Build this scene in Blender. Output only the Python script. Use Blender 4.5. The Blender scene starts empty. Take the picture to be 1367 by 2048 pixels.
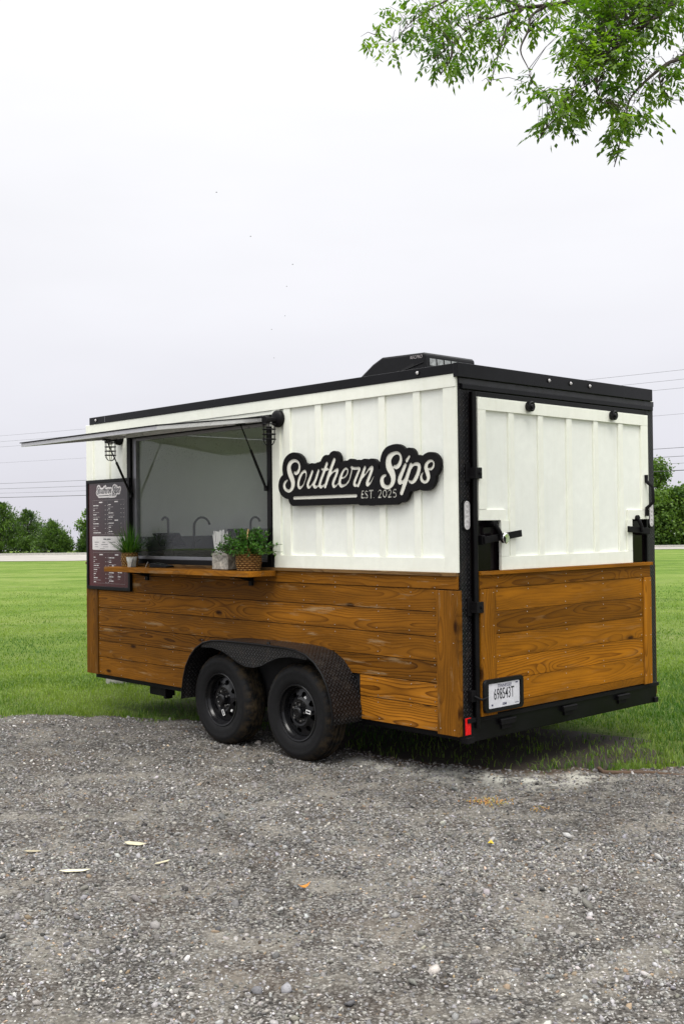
import bpy, bmesh, math, random
import numpy as np
from mathutils import Vector, Matrix, Euler
sc = bpy.context.scene
C = sc.collection
rad = math.radians
random.seed(7)
rng = np.random.default_rng(7)

# ------------------------------------------------------------------ camera
CAM_H, PITCH, ROLL = 1.65, math.atan(27 / 2208), rad(0.66)
cam_d = bpy.data.cameras.new('camera')
cam_d.sensor_fit = 'VERTICAL'
cam_d.sensor_height = 36.0
cam_d.lens = 36.0 * 2208 / 2048
cam_d.clip_start, cam_d.clip_end = 0.05, 3000
cam = bpy.data.objects.new('camera', cam_d)
C.objects.link(cam)
cam.matrix_world = Matrix.Translation((0, 0, CAM_H)) @ Matrix.Rotation(rad(90) + PITCH, 4, 'X') @ Matrix.Rotation(-ROLL, 4, 'Z')
sc.camera = cam

# ------------------------------------------------------------------ sky and sun (bright overcast)
SUN_EL, SUN_AZ = rad(62), rad(175)          # azimuth clockwise from +Y
world = bpy.data.worlds.new('World')
sc.world = world
world.use_nodes = True
wn, wl = world.node_tree.nodes, world.node_tree.links
wn.clear()


def wnode(t, **k):
    n = wn.new(t)
    for a, b in k.items():
        setattr(n, a, b)
    return n


w_out = wnode('ShaderNodeOutputWorld')
w_bg = wnode('ShaderNodeBackground')
w_sky = wnode('ShaderNodeTexSky', sky_type='NISHITA', sun_disc=False, sun_elevation=SUN_EL, sun_rotation=SUN_AZ)
w_sc = wnode('ShaderNodeVectorMath', operation='SCALE')
w_sc.inputs['Scale'].default_value = 0.08
wl.new(w_sky.outputs[0], w_sc.inputs[0])
w_tc = wnode('ShaderNodeTexCoord')
w_sep = wnode('ShaderNodeSeparateXYZ')
wl.new(w_tc.outputs['Generated'], w_sep.inputs[0])
w_ramp = wnode('ShaderNodeValToRGB')        # cloud deck: brightens steadily from the horizon to the zenith
e = w_ramp.color_ramp.elements
e[0].position, e[0].color = 0.0, (0.220, 0.2175, 0.241, 1)
e[1].position, e[1].color = 1.0, (1.0, 1.0, 1.0, 1)
for p, c in ((0.20, (0.279, 0.278, 0.291, 1)), (0.42, (0.318, 0.318, 0.324, 1)), (0.7, (0.64, 0.64, 0.65, 1))):
    q = e.new(p)
    q.color = c
w_clamp = wnode('ShaderNodeClamp')
wl.new(w_sep.outputs['Z'], w_clamp.inputs[0])
wl.new(w_clamp.outputs[0], w_ramp.inputs[0])
w_x2 = wnode('ShaderNodeVectorMath', operation='SCALE')
w_x2.inputs['Scale'].default_value = 2.0
wl.new(w_ramp.outputs[0], w_x2.inputs[0])
w_no = wnode('ShaderNodeTexNoise')
w_no.inputs['Scale'].default_value = 2.2
w_no.inputs['Detail'].default_value = 4
w_map = wnode('ShaderNodeMapping')
w_map.inputs['Scale'].default_value = (1, 1, 3.5)
wl.new(w_tc.outputs['Generated'], w_map.inputs[0])
wl.new(w_map.outputs[0], w_no.inputs['Vector'])
w_mr = wnode('ShaderNodeMapRange')
w_mr.inputs[1].default_value, w_mr.inputs[2].default_value = 0.3, 0.7
w_mr.inputs[3].default_value, w_mr.inputs[4].default_value = 0.955, 1.04
wl.new(w_no.outputs[0], w_mr.inputs[0])
w_x3 = wnode('ShaderNodeVectorMath', operation='SCALE')
wl.new(w_x2.outputs[0], w_x3.inputs[0])
wl.new(w_mr.outputs[0], w_x3.inputs['Scale'])
w_mix = wnode('ShaderNodeMix', data_type='RGBA')
w_mix.inputs[0].default_value = 0.96       # cloud cover
wl.new(w_sc.outputs[0], w_mix.inputs[6])
wl.new(w_x3.outputs[0], w_mix.inputs[7])
wl.new(w_mix.outputs[2], w_bg.inputs[0])
w_bg.inputs[1].default_value = 1.0
wl.new(w_bg.outputs[0], w_out.inputs[0])

sun_d = bpy.data.lights.new('sun', 'SUN')
sun_d.energy, sun_d.angle, sun_d.color = 1.5, rad(30), (1.0, 0.965, 0.91)
sun = bpy.data.objects.new('sun', sun_d)
C.objects.link(sun)
sd = Vector((math.sin(SUN_AZ) * math.cos(SUN_EL), math.cos(SUN_AZ) * math.cos(SUN_EL), math.sin(SUN_EL)))
sun.rotation_euler = sd.to_track_quat('Z', 'Y').to_euler()
sun.location = (-8, -8, 20)

vs = sc.view_settings
vs.view_transform, vs.look, vs.gamma, vs.use_curve_mapping = 'Standard', 'None', 1.0, False
vs.exposure = 0.74
sc.cycles.max_bounces = 8
sc.cycles.transparent_max_bounces = 12
sc.cycles.use_denoising = True

# ------------------------------------------------------------------ helpers
def tag(o, label=None, cat=None, group=None, kind=None):
    if label: o['label'] = label
    if cat: o['category'] = cat
    if group: o['group'] = group
    if kind: o['kind'] = kind
    return o


T_O = Vector((0.72895, 6.94393, 0))          # rear left corner of the trailer on the ground
T_R = rad(90 + 43.3)                          # local X runs to the trailer's nose, local Y out of the serving side
T_M = Matrix.Translation(T_O) @ Matrix.Rotation(T_R, 4, 'Z')
ORG = {}


class MB:
    """collects simple shapes into one mesh"""
    def __init__(s):
        s.v, s.f, s.uv, s.col = [], [], {}, None

    def add(s, vs_, fs_):
        n = len(s.v)
        s.v += [tuple(p) for p in vs_]
        s.f += [tuple(i + n for i in q) for q in fs_]
        return s

    def box(s, x0, x1, y0, y1, z0, z1):
        x0, x1 = min(x0, x1), max(x0, x1); y0, y1 = min(y0, y1), max(y0, y1); z0, z1 = min(z0, z1), max(z0, z1)
        return s.add([(x0, y0, z0), (x1, y0, z0), (x1, y1, z0), (x0, y1, z0), (x0, y0, z1), (x1, y0, z1), (x1, y1, z1), (x0, y1, z1)],
                     [(0, 3, 2, 1), (4, 5, 6, 7), (0, 1, 5, 4), (1, 2, 6, 5), (2, 3, 7, 6), (3, 0, 4, 7)])

    def tube(s, pts, r, n=8, caps=True):
        pts = [Vector(p) for p in pts]
        rs = r if hasattr(r, '__len__') else [r] * len(pts)
        vs_, fs_ = [], []
        d0 = (pts[1] - pts[0]).normalized()
        up = Vector((0, 0, 1)) if abs(d0.z) < 0.9 else Vector((1, 0, 0))
        a = d0.cross(up).normalized()
        for i, p in enumerate(pts):
            d = (pts[min(i + 1, len(pts) - 1)] - pts[max(i - 1, 0)]).normalized()
            a = (a - d * a.dot(d)).normalized()
            b = d.cross(a)
            for k in range(n):
                t = 2 * math.pi * k / n
                vs_.append(p + (a * math.cos(t) + b * math.sin(t)) * rs[i])
        for i in range(len(pts) - 1):
            for k in range(n):
                k2 = (k + 1) % n
                fs_.append((i * n + k, i * n + k2, (i + 1) * n + k2, (i + 1) * n + k))
        if caps:
            fs_.append(tuple(range(n - 1, -1, -1)))
            fs_.append(tuple((len(pts) - 1) * n + k for k in range(n)))
        return s.add(vs_, fs_)

    def cyl(s, p0, p1, r0, r1=None, n=16):
        return s.tube([p0, p1], [r0, r0 if r1 is None else r1], n)

    def lathe(s, prof, c, axis='Y', n=32, fn=None):
        """prof: (radius, height along axis); c: centre"""
        vs_, fs_ = [], []
        for j, (r, h) in enumerate(prof):
            for k in range(n):
                t = 2 * math.pi * k / n
                rr = fn(r, j, k) if fn else r
                a, b = rr * math.cos(t), rr * math.sin(t)
                vs_.append((c[0] + a, c[1] + h, c[2] + b) if axis == 'Y' else (c[0] + h, c[1] + a, c[2] + b) if axis == 'X' else (c[0] + a, c[1] + b, c[2] + h))
        fl = axis == 'Y'
        for j in range(len(prof) - 1):
            for k in range(n):
                k2 = (k + 1) % n
                q = (j * n + k, j * n + k2, (j + 1) * n + k2, (j + 1) * n + k)
                fs_.append(q[::-1] if fl else q)
        return s.add(vs_, fs_)

    def prism(s, poly, h0, h1, plane='XZ'):
        """closed 2D polygon (convex or simple) swept along the remaining axis"""
        f = {'XZ': lambda p, h: (p[0], h, p[1]), 'YZ': lambda p, h: (h, p[0], p[1]), 'XY': lambda p, h: (p[0], p[1], h)}[plane]
        n = len(poly)
        return s.add([f(p, h0) for p in poly] + [f(p, h1) for p in poly],
                     [tuple(range(n)), tuple(range(2 * n - 1, n - 1, -1))] + [(i, i + n, (i + 1) % n + n, (i + 1) % n) for i in range(n)])

    def sheet(s, pts, w0, w1, fn, uvs=True):
        """strip of quads along pts; fn(p, w) gives the 3D point at sideways position w"""
        n = len(s.v)
        d = 0.0
        for i, p in enumerate(pts):
            if i: d += math.dist(p, pts[i - 1])
            s.v += [tuple(fn(p, w0)), tuple(fn(p, w1))]
            s.uv[n + 2 * i], s.uv[n + 2 * i + 1] = (d, 0.0), (d, w1 - w0)
        for i in range(len(pts) - 1):
            s.f.append((n + 2 * i, n + 2 * i + 1, n + 2 * i + 3, n + 2 * i + 2))
        return s

    def build(s, name, m, parent=None, org=None, smooth=None, bevel=0, fix=True):
        if org is None:
            a = np.array(s.v)
            org = tuple((a.min(0) + a.max(0)) / 2)
        me = bpy.data.meshes.new(name)
        me.from_pydata([(p[0] - org[0], p[1] - org[1], p[2] - org[2]) for p in s.v], [], s.f)
        if s.uv:
            ul = me.uv_layers.new(name='UVMap')
            for lp in me.loops:
                ul.data[lp.index].uv = s.uv.get(lp.vertex_index, (0, 0))
        if fix:
            b = bmesh.new(); b.from_mesh(me)
            bmesh.ops.recalc_face_normals(b, faces=b.faces)
            b.to_mesh(me); b.free()
        if smooth is not None:
            for p in me.polygons: p.use_smooth = True
            me.set_sharp_from_angle(angle=rad(smooth))
        me.materials.append(m)
        o = link(name, me, parent, org)
        if bevel:
            md = o.modifiers.new('bevel', 'BEVEL')
            md.width, md.segments, md.limit_method, md.angle_limit = bevel, 2, 'ANGLE', rad(40)
        return o


def link(name, data, parent=None, org=(0, 0, 0)):
    o = bpy.data.objects.new(name, data)
    C.objects.link(o)
    ORG[o] = Vector(org)
    if parent is not None:
        o.parent = parent
        o.location = Vector(org) - ORG[parent]
    else:
        o.location = Vector(org)
    return o


def on_trailer(name, p, label, cat, group=None):
    """a top-level thing whose parts are written in the trailer's own axes"""
    o = bpy.data.objects.new(name, None)
    o.empty_display_size = 0.1
    C.objects.link(o)
    o.matrix_world = T_M @ Matrix.Translation(p)
    ORG[o] = Vector(p)
    return tag(o, label, cat, group)


def at_trailer(o, label, cat, group=None):
    """a single mesh thing built in trailer axes becomes top-level at its place"""
    o.matrix_world = T_M @ Matrix.Translation(ORG[o])
    return tag(o, label, cat, group)


def thing(name, loc, label, cat, group=None):
    o = bpy.data.objects.new(name, None)
    o.empty_display_size = 0.1
    C.objects.link(o)
    o.location = loc
    ORG[o] = Vector(loc)
    return tag(o, label, cat, group)


def big_mesh(name, V, F, m, smooth=False, col=None, uv=None):
    """numpy vertices and equal-sized faces"""
    me = bpy.data.meshes.new(name)
    k = F.shape[1]
    me.vertices.add(len(V)); me.vertices.foreach_set('co', V.astype(np.float32).ravel())
    me.loops.add(F.size); me.loops.foreach_set('vertex_index', F.astype(np.int32).ravel())
    me.polygons.add(len(F)); me.polygons.foreach_set('loop_start', np.arange(0, F.size, k, dtype=np.int32))
    if smooth: me.polygons.foreach_set('use_smooth', np.ones(len(F), bool))
    if col is not None:
        a = me.color_attributes.new('Col', 'FLOAT_COLOR', 'POINT')
        a.data.foreach_set('color', np.concatenate([col, np.ones((len(col), 1))], 1).astype(np.float32).ravel())
    me.update(calc_edges=True)
    me.validate()
    me.materials.append(m)
    return me


# pixel of the 1367 x 2048 photograph and a depth -> point in the place (camera basis of above)
_F = Vector((0, math.cos(PITCH), math.sin(PITCH))); _R0 = Vector((1, 0, 0)); _U0 = _R0.cross(_F)
_R = _R0 * math.cos(ROLL) - _U0 * math.sin(ROLL); _U = _R0 * math.sin(ROLL) + _U0 * math.cos(ROLL)
def at(px, py, Y):
    d = _F + _R * ((px - 683.5) / 2208) + _U * ((1024 - py) / 2208)
    return Vector((0, 0, CAM_H)) + d * (Y / d.y)
def ground_at(px, py, z=0.0):
    d = _F + _R * ((px - 683.5) / 2208) + _U * ((1024 - py) / 2208)
    return Vector((0, 0, CAM_H)) + d * ((z - CAM_H) / d.z)


# ------------------------------------------------------------------ materials
class NT:
    def __init__(s, name):
        s.m = bpy.data.materials.new(name); s.m.use_nodes = True
        s.t = s.m.node_tree; s.n = s.t.nodes; s.n.clear()
        s.out = s.n.new('ShaderNodeOutputMaterial')
        s.b = s.n.new('ShaderNodeBsdfPrincipled')
        s.l(s.b.outputs[0], s.out.inputs[0])

    def l(s, a, b): s.t.links.new(a, b)

    def val(s, x, sock):
        if hasattr(x, 'is_linked') or hasattr(x, 'links'): s.l(x, sock)
        elif x is not None: sock.default_value = x

    def math(s, op, a, b=None, c=None, clamp=False):
        n = s.n.new('ShaderNodeMath'); n.operation = op; n.use_clamp = clamp
        s.val(a, n.inputs[0]); s.val(b, n.inputs[1])
        if c is not None: s.val(c, n.inputs[2])
        return n.outputs[0]

    def vmath(s, op, a, b=None, scale=None):
        n = s.n.new('ShaderNodeVectorMath'); n.operation = op
        s.val(a, n.inputs[0]); s.val(b, n.inputs[1])
        if scale is not None: s.val(scale, n.inputs['Scale'])
        return n.outputs['Value'] if op in ('LENGTH', 'DISTANCE', 'DOT_PRODUCT') else n.outputs[0]

    def coord(s, kind='Object'):
        return s.n.new('ShaderNodeTexCoord').outputs[kind]

    def pos(s): return s.n.new('ShaderNodeNewGeometry').outputs['Position']

    def noise(s, vec, scale, detail=3, rough=0.5, dist=0.0, out=0):
        n = s.n.new('ShaderNodeTexNoise')
        s.l(vec, n.inputs['Vector'])
        n.inputs['Scale'].default_value = scale; n.inputs['Detail'].default_value = detail
        n.inputs['Roughness'].default_value = rough; n.inputs['Distortion'].default_value = dist
        return n.outputs[out]

    def voro(s, vec, scale, feat='F1', out='Distance', rnd=1.0):
        n = s.n.new('ShaderNodeTexVoronoi'); n.feature = feat
        s.l(vec, n.inputs['Vector']); n.inputs['Scale'].default_value = scale; n.inputs['Randomness'].default_value = rnd
        return n.outputs[out]

    def scale(s, vec, xyz):
        n = s.n.new('ShaderNodeMapping'); s.l(vec, n.inputs[0]); n.inputs['Scale'].default_value = xyz
        return n.outputs[0]

    def ramp(s, fac, stops, interp='LINEAR'):
        n = s.n.new('ShaderNodeValToRGB'); n.color_ramp.interpolation = interp
        el = n.color_ramp.elements
        for i, (p, c) in enumerate(stops):
            q = el[i] if i < 2 else el.new(p)
            q.position = p
            q.color = (c, c, c, 1) if not hasattr(c, '__len__') else tuple(c) + (1,)
        s.l(fac, n.inputs[0])
        return n.outputs[0]

    def mr(s, v, a, b, c, d):
        n = s.n.new('ShaderNodeMapRange'); s.l(v, n.inputs[0])
        for i, x in enumerate((a, b, c, d)): n.inputs[i + 1].default_value = x
        return n.outputs[0]

    def mix(s, fac, a, b, blend='MIX'):
        n = s.n.new('ShaderNodeMix'); n.data_type = 'RGBA'; n.blend_type = blend
        s.val(fac, n.inputs[0])
        for x, i in ((a, 6), (b, 7)):
            if hasattr(x, 'links'): s.l(x, n.inputs[i])
            else: n.inputs[i].default_value = tuple(x) + (1,) if len(x) == 3 else x
        return n.outputs[2]

    def bump(s, h, strength=0.5, dist=0.01, nrm=None):
        n = s.n.new('ShaderNodeBump'); n.inputs['Strength'].default_value = strength; n.inputs['Distance'].default_value = dist
        s.l(h, n.inputs['Height'])
        if nrm is not None: s.l(nrm, n.inputs['Normal'])
        s.l(n.outputs[0], s.b.inputs['Normal'])
        return n.outputs[0]

    def set(s, col=None, rough=None, metal=None, spec=None, **k):
        for x, nm in ((col, 'Base Color'), (rough, 'Roughness'), (metal, 'Metallic'), (spec, 'Specular IOR Level')):
            if x is None: continue
            if hasattr(x, 'links'): s.l(x, s.b.inputs[nm])
            else: s.b.inputs[nm].default_value = tuple(x) + (1,) if hasattr(x, '__len__') else x
        for nm, x in k.items(): s.b.inputs[nm.replace('_', ' ')].default_value = x
        return s.m

    def sep(s, v):
        n = s.n.new('ShaderNodeSeparateXYZ'); s.l(v, n.inputs[0]); return n.outputs

    def comb(s, x, y, z):
        n = s.n.new('ShaderNodeCombineXYZ')
        for v, i in ((x, 0), (y, 1), (z, 2)): s.val(v, n.inputs[i])
        return n.outputs[0]

    def rnd(s): return s.n.new('ShaderNodeObjectInfo').outputs['Random']


def plain(name, col, rough=0.5, metal=0.0, var=0.15, nscale=30, bump=0.15, spec=0.5, streak=False):
    """colour with faint grime and surface unevenness"""
    t = NT(name); c = t.coord()
    n1 = t.noise(c, nscale, 5, 0.6); n2 = t.noise(c, nscale * 0.17, 3, 0.5)
    f = t.mr(t.math('MULTIPLY', n1, n2), 0.12, 0.42, 1 - var, 1 + var * 0.6)
    cc = t.vmath('SCALE', t.comb(*col), None, f)
    if streak:
        st_ = t.noise(t.scale(c, (22, 22, 1.3)), 1.0, 4, 0.6)
        cc = t.vmath('MULTIPLY', cc, t.ramp(st_, [(0.30, (0.972, 0.970, 0.955)), (0.48, (1.0, 1.0, 1.0))]))
    t.bump(n1, bump, 0.002)
    r = t.mr(n2, 0.3, 0.7, max(rough - 0.1, 0.02), min(rough + 0.12, 1))
    return t.set(cc, r, metal, spec)


def wood(name, light, dark, grey=0.35):
    """flat sawn pine: rings round a wandering pith, knots that bend them, fibres, weathering. Grain along local X"""
    t = NT(name)
    c = t.coord()
    r = t.rnd()
    off = t.comb(t.math('MULTIPLY', r, 61.0), t.math('MULTIPLY', r, 17.0), t.math('MULTIPLY', r, 29.0))
    x, y, z = t.sep(c)
    p = t.vmath('ADD', c, off)
    px, py, pz = t.sep(p)
    # where the pith runs below the face
    l1 = t.noise(t.comb(t.math('MULTIPLY', px, 0.6), r, 0.0), 1.0, 2)
    l2 = t.noise(t.comb(t.math('MULTIPLY', px, 0.85), 9.0, r), 1.0, 2)
    wob = t.noise(t.scale(p, (3.0, 14.0, 14.0)), 1.0, 2)
    yy = t.math('ADD', y, t.math('MULTIPLY', t.math('SUBTRACT', l1, 0.5), 0.20))
    yy = t.math('ADD', yy, t.math('MULTIPLY', t.math('SUBTRACT', t.math('FRACT', t.math('MULTIPLY', r, 7.31)), 0.5), 0.10))
    yy = t.math('ADD', yy, t.math('MULTIPLY', t.math('SUBTRACT', wob, 0.5), 0.022))
    zz = t.math('ADD', z, t.math('ADD', t.math('MULTIPLY', t.math('SUBTRACT', l2, 0.5), 0.22), 0.03))
    rr = t.math('SQRT', t.math('ADD', t.math('MULTIPLY', yy, yy), t.math('MULTIPLY', zz, zz)))
    # knots
    kc = t.comb(t.math('MULTIPLY', px, 2.1), t.math('MULTIPLY', py, 6.0), 0.0)
    kv = t.n.new('ShaderNodeTexVoronoi'); kv.voronoi_dimensions = '2D'; kv.inputs['Scale'].default_value = 1.0
    t.l(kc, kv.inputs['Vector'])
    kd = kv.outputs['Distance']
    kr = t.sep(kv.outputs['Color'])
    has = t.math('GREATER_THAN', kr[0], 0.66)
    bend = t.math('MULTIPLY', t.math('EXPONENT', t.math('MULTIPLY', t.math('MULTIPLY', kd, kd), -22.0)), has)
    phase = t.math('ADD', t.math('MULTIPLY', rr, 66.0), t.math('MULTIPLY', bend, 2.8))
    fr = t.math('FRACT', phase)
    ring = t.ramp(fr, [(0.0, 0.12), (0.10, 0.02), (0.55, 0.22), (0.84, 0.75), (0.94, 1.0), (1.0, 0.12)])
    fib = t.noise(t.scale(p, (6.0, 420.0, 420.0)), 1.0, 2)
    broad = t.noise(t.scale(p, (1.6, 9.0, 9.0)), 1.0, 4, 0.6)
    tone = t.math('ADD', t.math('MULTIPLY', t.math('MULTIPLY', ring, 0.92), t.mr(t.math('FRACT', t.math('MULTIPLY', r, 23.9)), 0, 1, 0.30, 1.0)), t.math('MULTIPLY', t.math('SUBTRACT', fib, 0.5), 0.55), None, True)
    col = t.mix(tone, light, dark)
    # board to board and blotchy stain
    k = t.math('MULTIPLY', t.mr(broad, 0.25, 0.75, 0.62, 1.22), t.mr(t.math('FRACT', t.math('MULTIPLY', r, 13.7)), 0, 1, 0.50, 1.18))
    col = t.vmath('SCALE', col, None, k)
    knot = t.math('MULTIPLY', t.ramp(kd, [(0.0, 1.0), (0.055, 0.9), (0.12, 0.0)]), t.math('GREATER_THAN', kr[0], 0.80))
    col = t.mix(knot, col, tuple(v * 0.35 for v in dark))
    # bare weathered patches
    wn_ = t.noise(t.scale(p, (2.2, 16.0, 16.0)), 1.0, 6, 0.68)
    worn = t.math('MULTIPLY', t.ramp(wn_, [(0.58, 0.0), (0.72, 1.0)]), t.math('MULTIPLY', grey, t.mr(fib, 0.3, 0.7, 0.4, 1.2)))
    col = t.mix(worn, col, (0.37, 0.27, 0.15))
    # grime that has crept in along the board edges
    en = t.noise(t.scale(p, (3.5, 30.0, 30.0)), 1.0, 5, 0.65)
    edge = t.math('MULTIPLY', t.mr(t.math('ABSOLUTE', y), 0.035, 0.078, 0.0, 1.0), t.ramp(en, [(0.42, 0.0), (0.68, 0.62)]))
    col = t.mix(edge, col, (0.034, 0.015, 0.004))
    h = t.math('ADD', t.math('MULTIPLY', ring, -0.5), t.math('MULTIPLY', fib, 0.8))
    t.bump(h, 0.35, 0.0015)
    return t.set(col, t.mr(broad, 0.3, 0.7, 0.50, 0.68), 0.0, 0.10)


def diamond(name, col, pitch=0.034, rough=0.32):
    """raised lozenges turned left and right in turn (tread plate), on UVs in metres"""
    t = NT(name)
    uv = t.coord('UV')
    hs = []
    for a, ox in ((45, 0.0), (-45, 0.5)):
        n = t.n.new('ShaderNodeVectorMath'); n.operation = 'SCALE'; t.l(uv, n.inputs[0]); n.inputs['Scale'].default_value = 1 / pitch
        q = t.vmath('ADD', n.outputs[0], (ox, ox, 0))
        fx, fy, _ = t.sep(t.vmath('FRACTION', q))
        cx_, cy_ = t.math('SUBTRACT', fx, 0.5), t.math('SUBTRACT', fy, 0.5)
        ca, sa = math.cos(rad(a)), math.sin(rad(a))
        u_ = t.math('ADD', t.math('MULTIPLY', cx_, ca), t.math('MULTIPLY', cy_, sa))
        v_ = t.math('SUBTRACT', t.math('MULTIPLY', cy_, ca), t.math('MULTIPLY', cx_, sa))
        d = t.math('SQRT', t.math('ADD', t.math('POWER', t.math('MULTIPLY', u_, 2.5), 2.0), t.math('POWER', t.math('MULTIPLY', v_, 8.0), 2.0)))
        hs.append(t.math('SUBTRACT', 1.0, d, None, True))
    h = t.math('MAXIMUM', hs[0], hs[1])
    h2 = t.math('MINIMUM', t.math('MULTIPLY', h, 2.0), 1.0)
    gr = t.noise(t.coord(), 14, 5, 0.6)
    t.bump(t.math('ADD', h2, t.math('MULTIPLY', gr, 0.1)), 1.0, 0.004)
    cc = t.mix(t.mr(gr, 0.5, 0.75, 0.0, 0.25), col, (0.07, 0.052, 0.036))
    cc = t.mix(t.math('MULTIPLY', h2, 0.6), cc, (0.045, 0.045, 0.05))
    return t.set(cc, t.mr(gr, 0.3, 0.7, rough - 0.06, rough + 0.2), 0.0, 0.28)


M = {}
M['white'] = plain('white_painted_board', (0.875, 0.89, 0.79), 0.5, 0, 0.05, 16, 0.12, 0.3, True)
M['white_sheet'] = plain('white_painted_sheet', (0.86, 0.88, 0.81), 0.5, 0, 0.05, 16, 0.12, 0.3, True)
M['white_in'] = plain('white_interior_panel', (0.81, 0.80, 0.785), 0.35, 0, 0.05, 6, 0.05)
M['black'] = plain('black_satin_paint', (0.0050, 0.0050, 0.0055), 0.36, 0, 0.3, 20, 0.12, 0.16)
M['black_matte'] = plain('black_powder_coat', (0.0065, 0.0060, 0.0068), 0.55, 0, 0.25, 40, 0.2, 0.14)
M['black_gloss'] = plain('black_gloss_door_skin', (0.006, 0.004, 0.005), 0.12, 0, 0.2, 8, 0.03, 0.14)
M['trim_black'] = plain('black_metal_trim', (0.0055, 0.0055, 0.0068), 0.30, 0, 0.35, 9, 0.08, 0.16)
M['dark'] = plain('dark_underside', (0.008, 0.008, 0.009), 0.85)
M['wood'] = wood('stained_pine', (0.390, 0.150, 0.0120), (0.066, 0.0180, 0.0014), 0.85)
M['wood_rear'] = wood('stained_pine_rear', (0.375, 0.142, 0.0065), (0.090, 0.025, 0.0016), 0.22)
M['wood_ledge'] = wood('weathered_pine_ledge', (0.20, 0.115, 0.045), (0.075, 0.036, 0.014), 0.8)
M['plate'] = diamond('black_tread_plate', (0.005, 0.005, 0.006), 0.032)
M['fender'] = diamond('black_tread_plate_fender', (0.0055, 0.005, 0.005), 0.034, 0.30)
M['rubber'] = None
M['steel'] = plain('brushed_steel', (0.42, 0.42, 0.42), 0.28, 1.0, 0.15, 25, 0.05)
M['dark_steel'] = plain('dull_stainless', (0.10, 0.10, 0.10), 0.35, 0.9, 0.2, 12, 0.05)
M['black_steel'] = plain('blackened_steel', (0.022, 0.022, 0.022), 0.4, 0.3, 0.2, 12, 0.05)
M['chrome'] = plain('chrome', (0.80, 0.80, 0.80), 0.08, 1.0, 0.05, 30, 0.0)
M['alu'] = plain('white_aluminium_hatch', (0.88, 0.89, 0.88), 0.12, 0.0, 0.04, 5, 0.02, 0.8)
M['silver'] = plain('silver_aluminium', (0.62, 0.62, 0.62), 0.3, 0.5, 0.1, 20, 0.05)
M['grey_trim'] = plain('grey_aluminium_frame', (0.30, 0.30, 0.32), 0.35, 0.6, 0.1, 20, 0.05)
M['rim'] = plain('black_wheel_paint', (0.006, 0.006, 0.007), 0.22, 0, 0.3, 15, 0.05, 0.35)
M['nail'] = plain('galvanised_nail', (0.55, 0.53, 0.48), 0.35, 0.8, 0.3, 300, 0.0)
M['red'] = plain('red_reflector', (0.75, 0.006, 0.008), 0.2, 0, 0.1, 200, 0.1)
M['plate_white'] = plain('licence_plate_white', (0.66, 0.66, 0.70), 0.35, 0, 0.12, 40, 0.05)
M['ink'] = plain('black_ink', (0.012, 0.012, 0.02), 0.4)
M['ink_blue'] = plain('blue_black_ink', (0.03, 0.03, 0.09), 0.4)
M['print_white'] = plain('white_print', (0.72, 0.69, 0.68), 0.5)
M['print_grey'] = plain('grey_print', (0.42, 0.38, 0.38), 0.5)
M['plastic'] = plain('black_plastic', (0.0065, 0.0065, 0.0075), 0.4, 0, 0.3, 25, 0.1, 0.2)
M['screen'] = plain('dark_screen', (0.012, 0.012, 0.014), 0.06)
M['paper'] = plain('white_paper', (0.78, 0.78, 0.76), 0.7, 0, 0.06, 60, 0.1)
M['concrete'] = plain('pale_concrete', (0.42, 0.41, 0.37), 0.9, 0, 0.3, 60, 0.6)
M['ac_fin'] = plain('condenser_fins', (0.42, 0.44, 0.44), 0.5, 0.3, 0.5, 120, 0.4)
M['lens'] = plain('clear_lamp_lens', (0.62, 0.60, 0.60), 0.12, 0, 0.35, 110, 0.9)


def glass_mat():
    t = NT('window_glass')
    t.n.remove(t.b)
    lw_ = t.n.new('ShaderNodeLayerWeight'); lw_.inputs[0].default_value = 0.5
    fr = t.math('ADD', t.math('MULTIPLY', t.math('POWER', lw_.outputs['Facing'], 5.0), 0.96), 0.028)
    gl = t.n.new('ShaderNodeBsdfGlossy'); gl.inputs['Roughness'].default_value = 0.01
    tr = t.n.new('ShaderNodeBsdfTransparent'); tr.inputs[0].default_value = (0.95, 0.97, 0.96, 1)
    mx = t.n.new('ShaderNodeMixShader')
    c = t.coord()
    d = t.voro(c, 55.0)
    t.l(fr, mx.inputs[0]); t.l(tr.outputs[0], mx.inputs[1]); t.l(gl.outputs[0], mx.inputs[2])
    # dried rain spots
    df = t.n.new('ShaderNodeBsdfDiffuse'); df.inputs[0].default_value = (0.6, 0.65, 0.62, 1)
    z = t.sep(c)[2]
    spot = t.math('MULTIPLY', t.math('LESS_THAN', d, 0.22), t.mr(z, 0.15, 0.52, 0.0, 0.30))
    film = t.math('ADD', t.math('MULTIPLY', spot, t.math('GREATER_THAN', t.noise(c, 7.0, 2), 0.5)), 0.010)
    m2 = t.n.new('ShaderNodeMixShader')
    t.l(film, m2.inputs[0]); t.l(mx.outputs[0], m2.inputs[1]); t.l(df.outputs[0], m2.inputs[2])
    t.l(m2.outputs[0], t.out.inputs[0])
    return t.m


M['glass'] = glass_mat()


def rubber_mat():
    t = NT('tyre_rubber')
    c = t.coord()
    x, y, z = t.sep(c)
    r = t.math('SQRT', t.math('ADD', t.math('MULTIPLY', x, x), t.math('MULTIPLY', z, z)))
    n = t.noise(c, 18, 5, 0.65)
    mud = t.math('MULTIPLY', t.mr(r, 0.295, 0.345, 0.0, 1.0), t.ramp(n, [(0.42, 0.0), (0.66, 0.55)]))
    col = t.mix(mud, (0.0075, 0.0075, 0.008), (0.115, 0.080, 0.040))
    rings = t.math('SINE', t.math('MULTIPLY', r, 420.0))
    t.bump(t.math('ADD', t.math('MULTIPLY', rings, 0.2), n), 0.3, 0.002)
    return t.set(col, t.mr(n, 0.3, 0.7, 0.55, 0.8), 0, 0.2)


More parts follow.
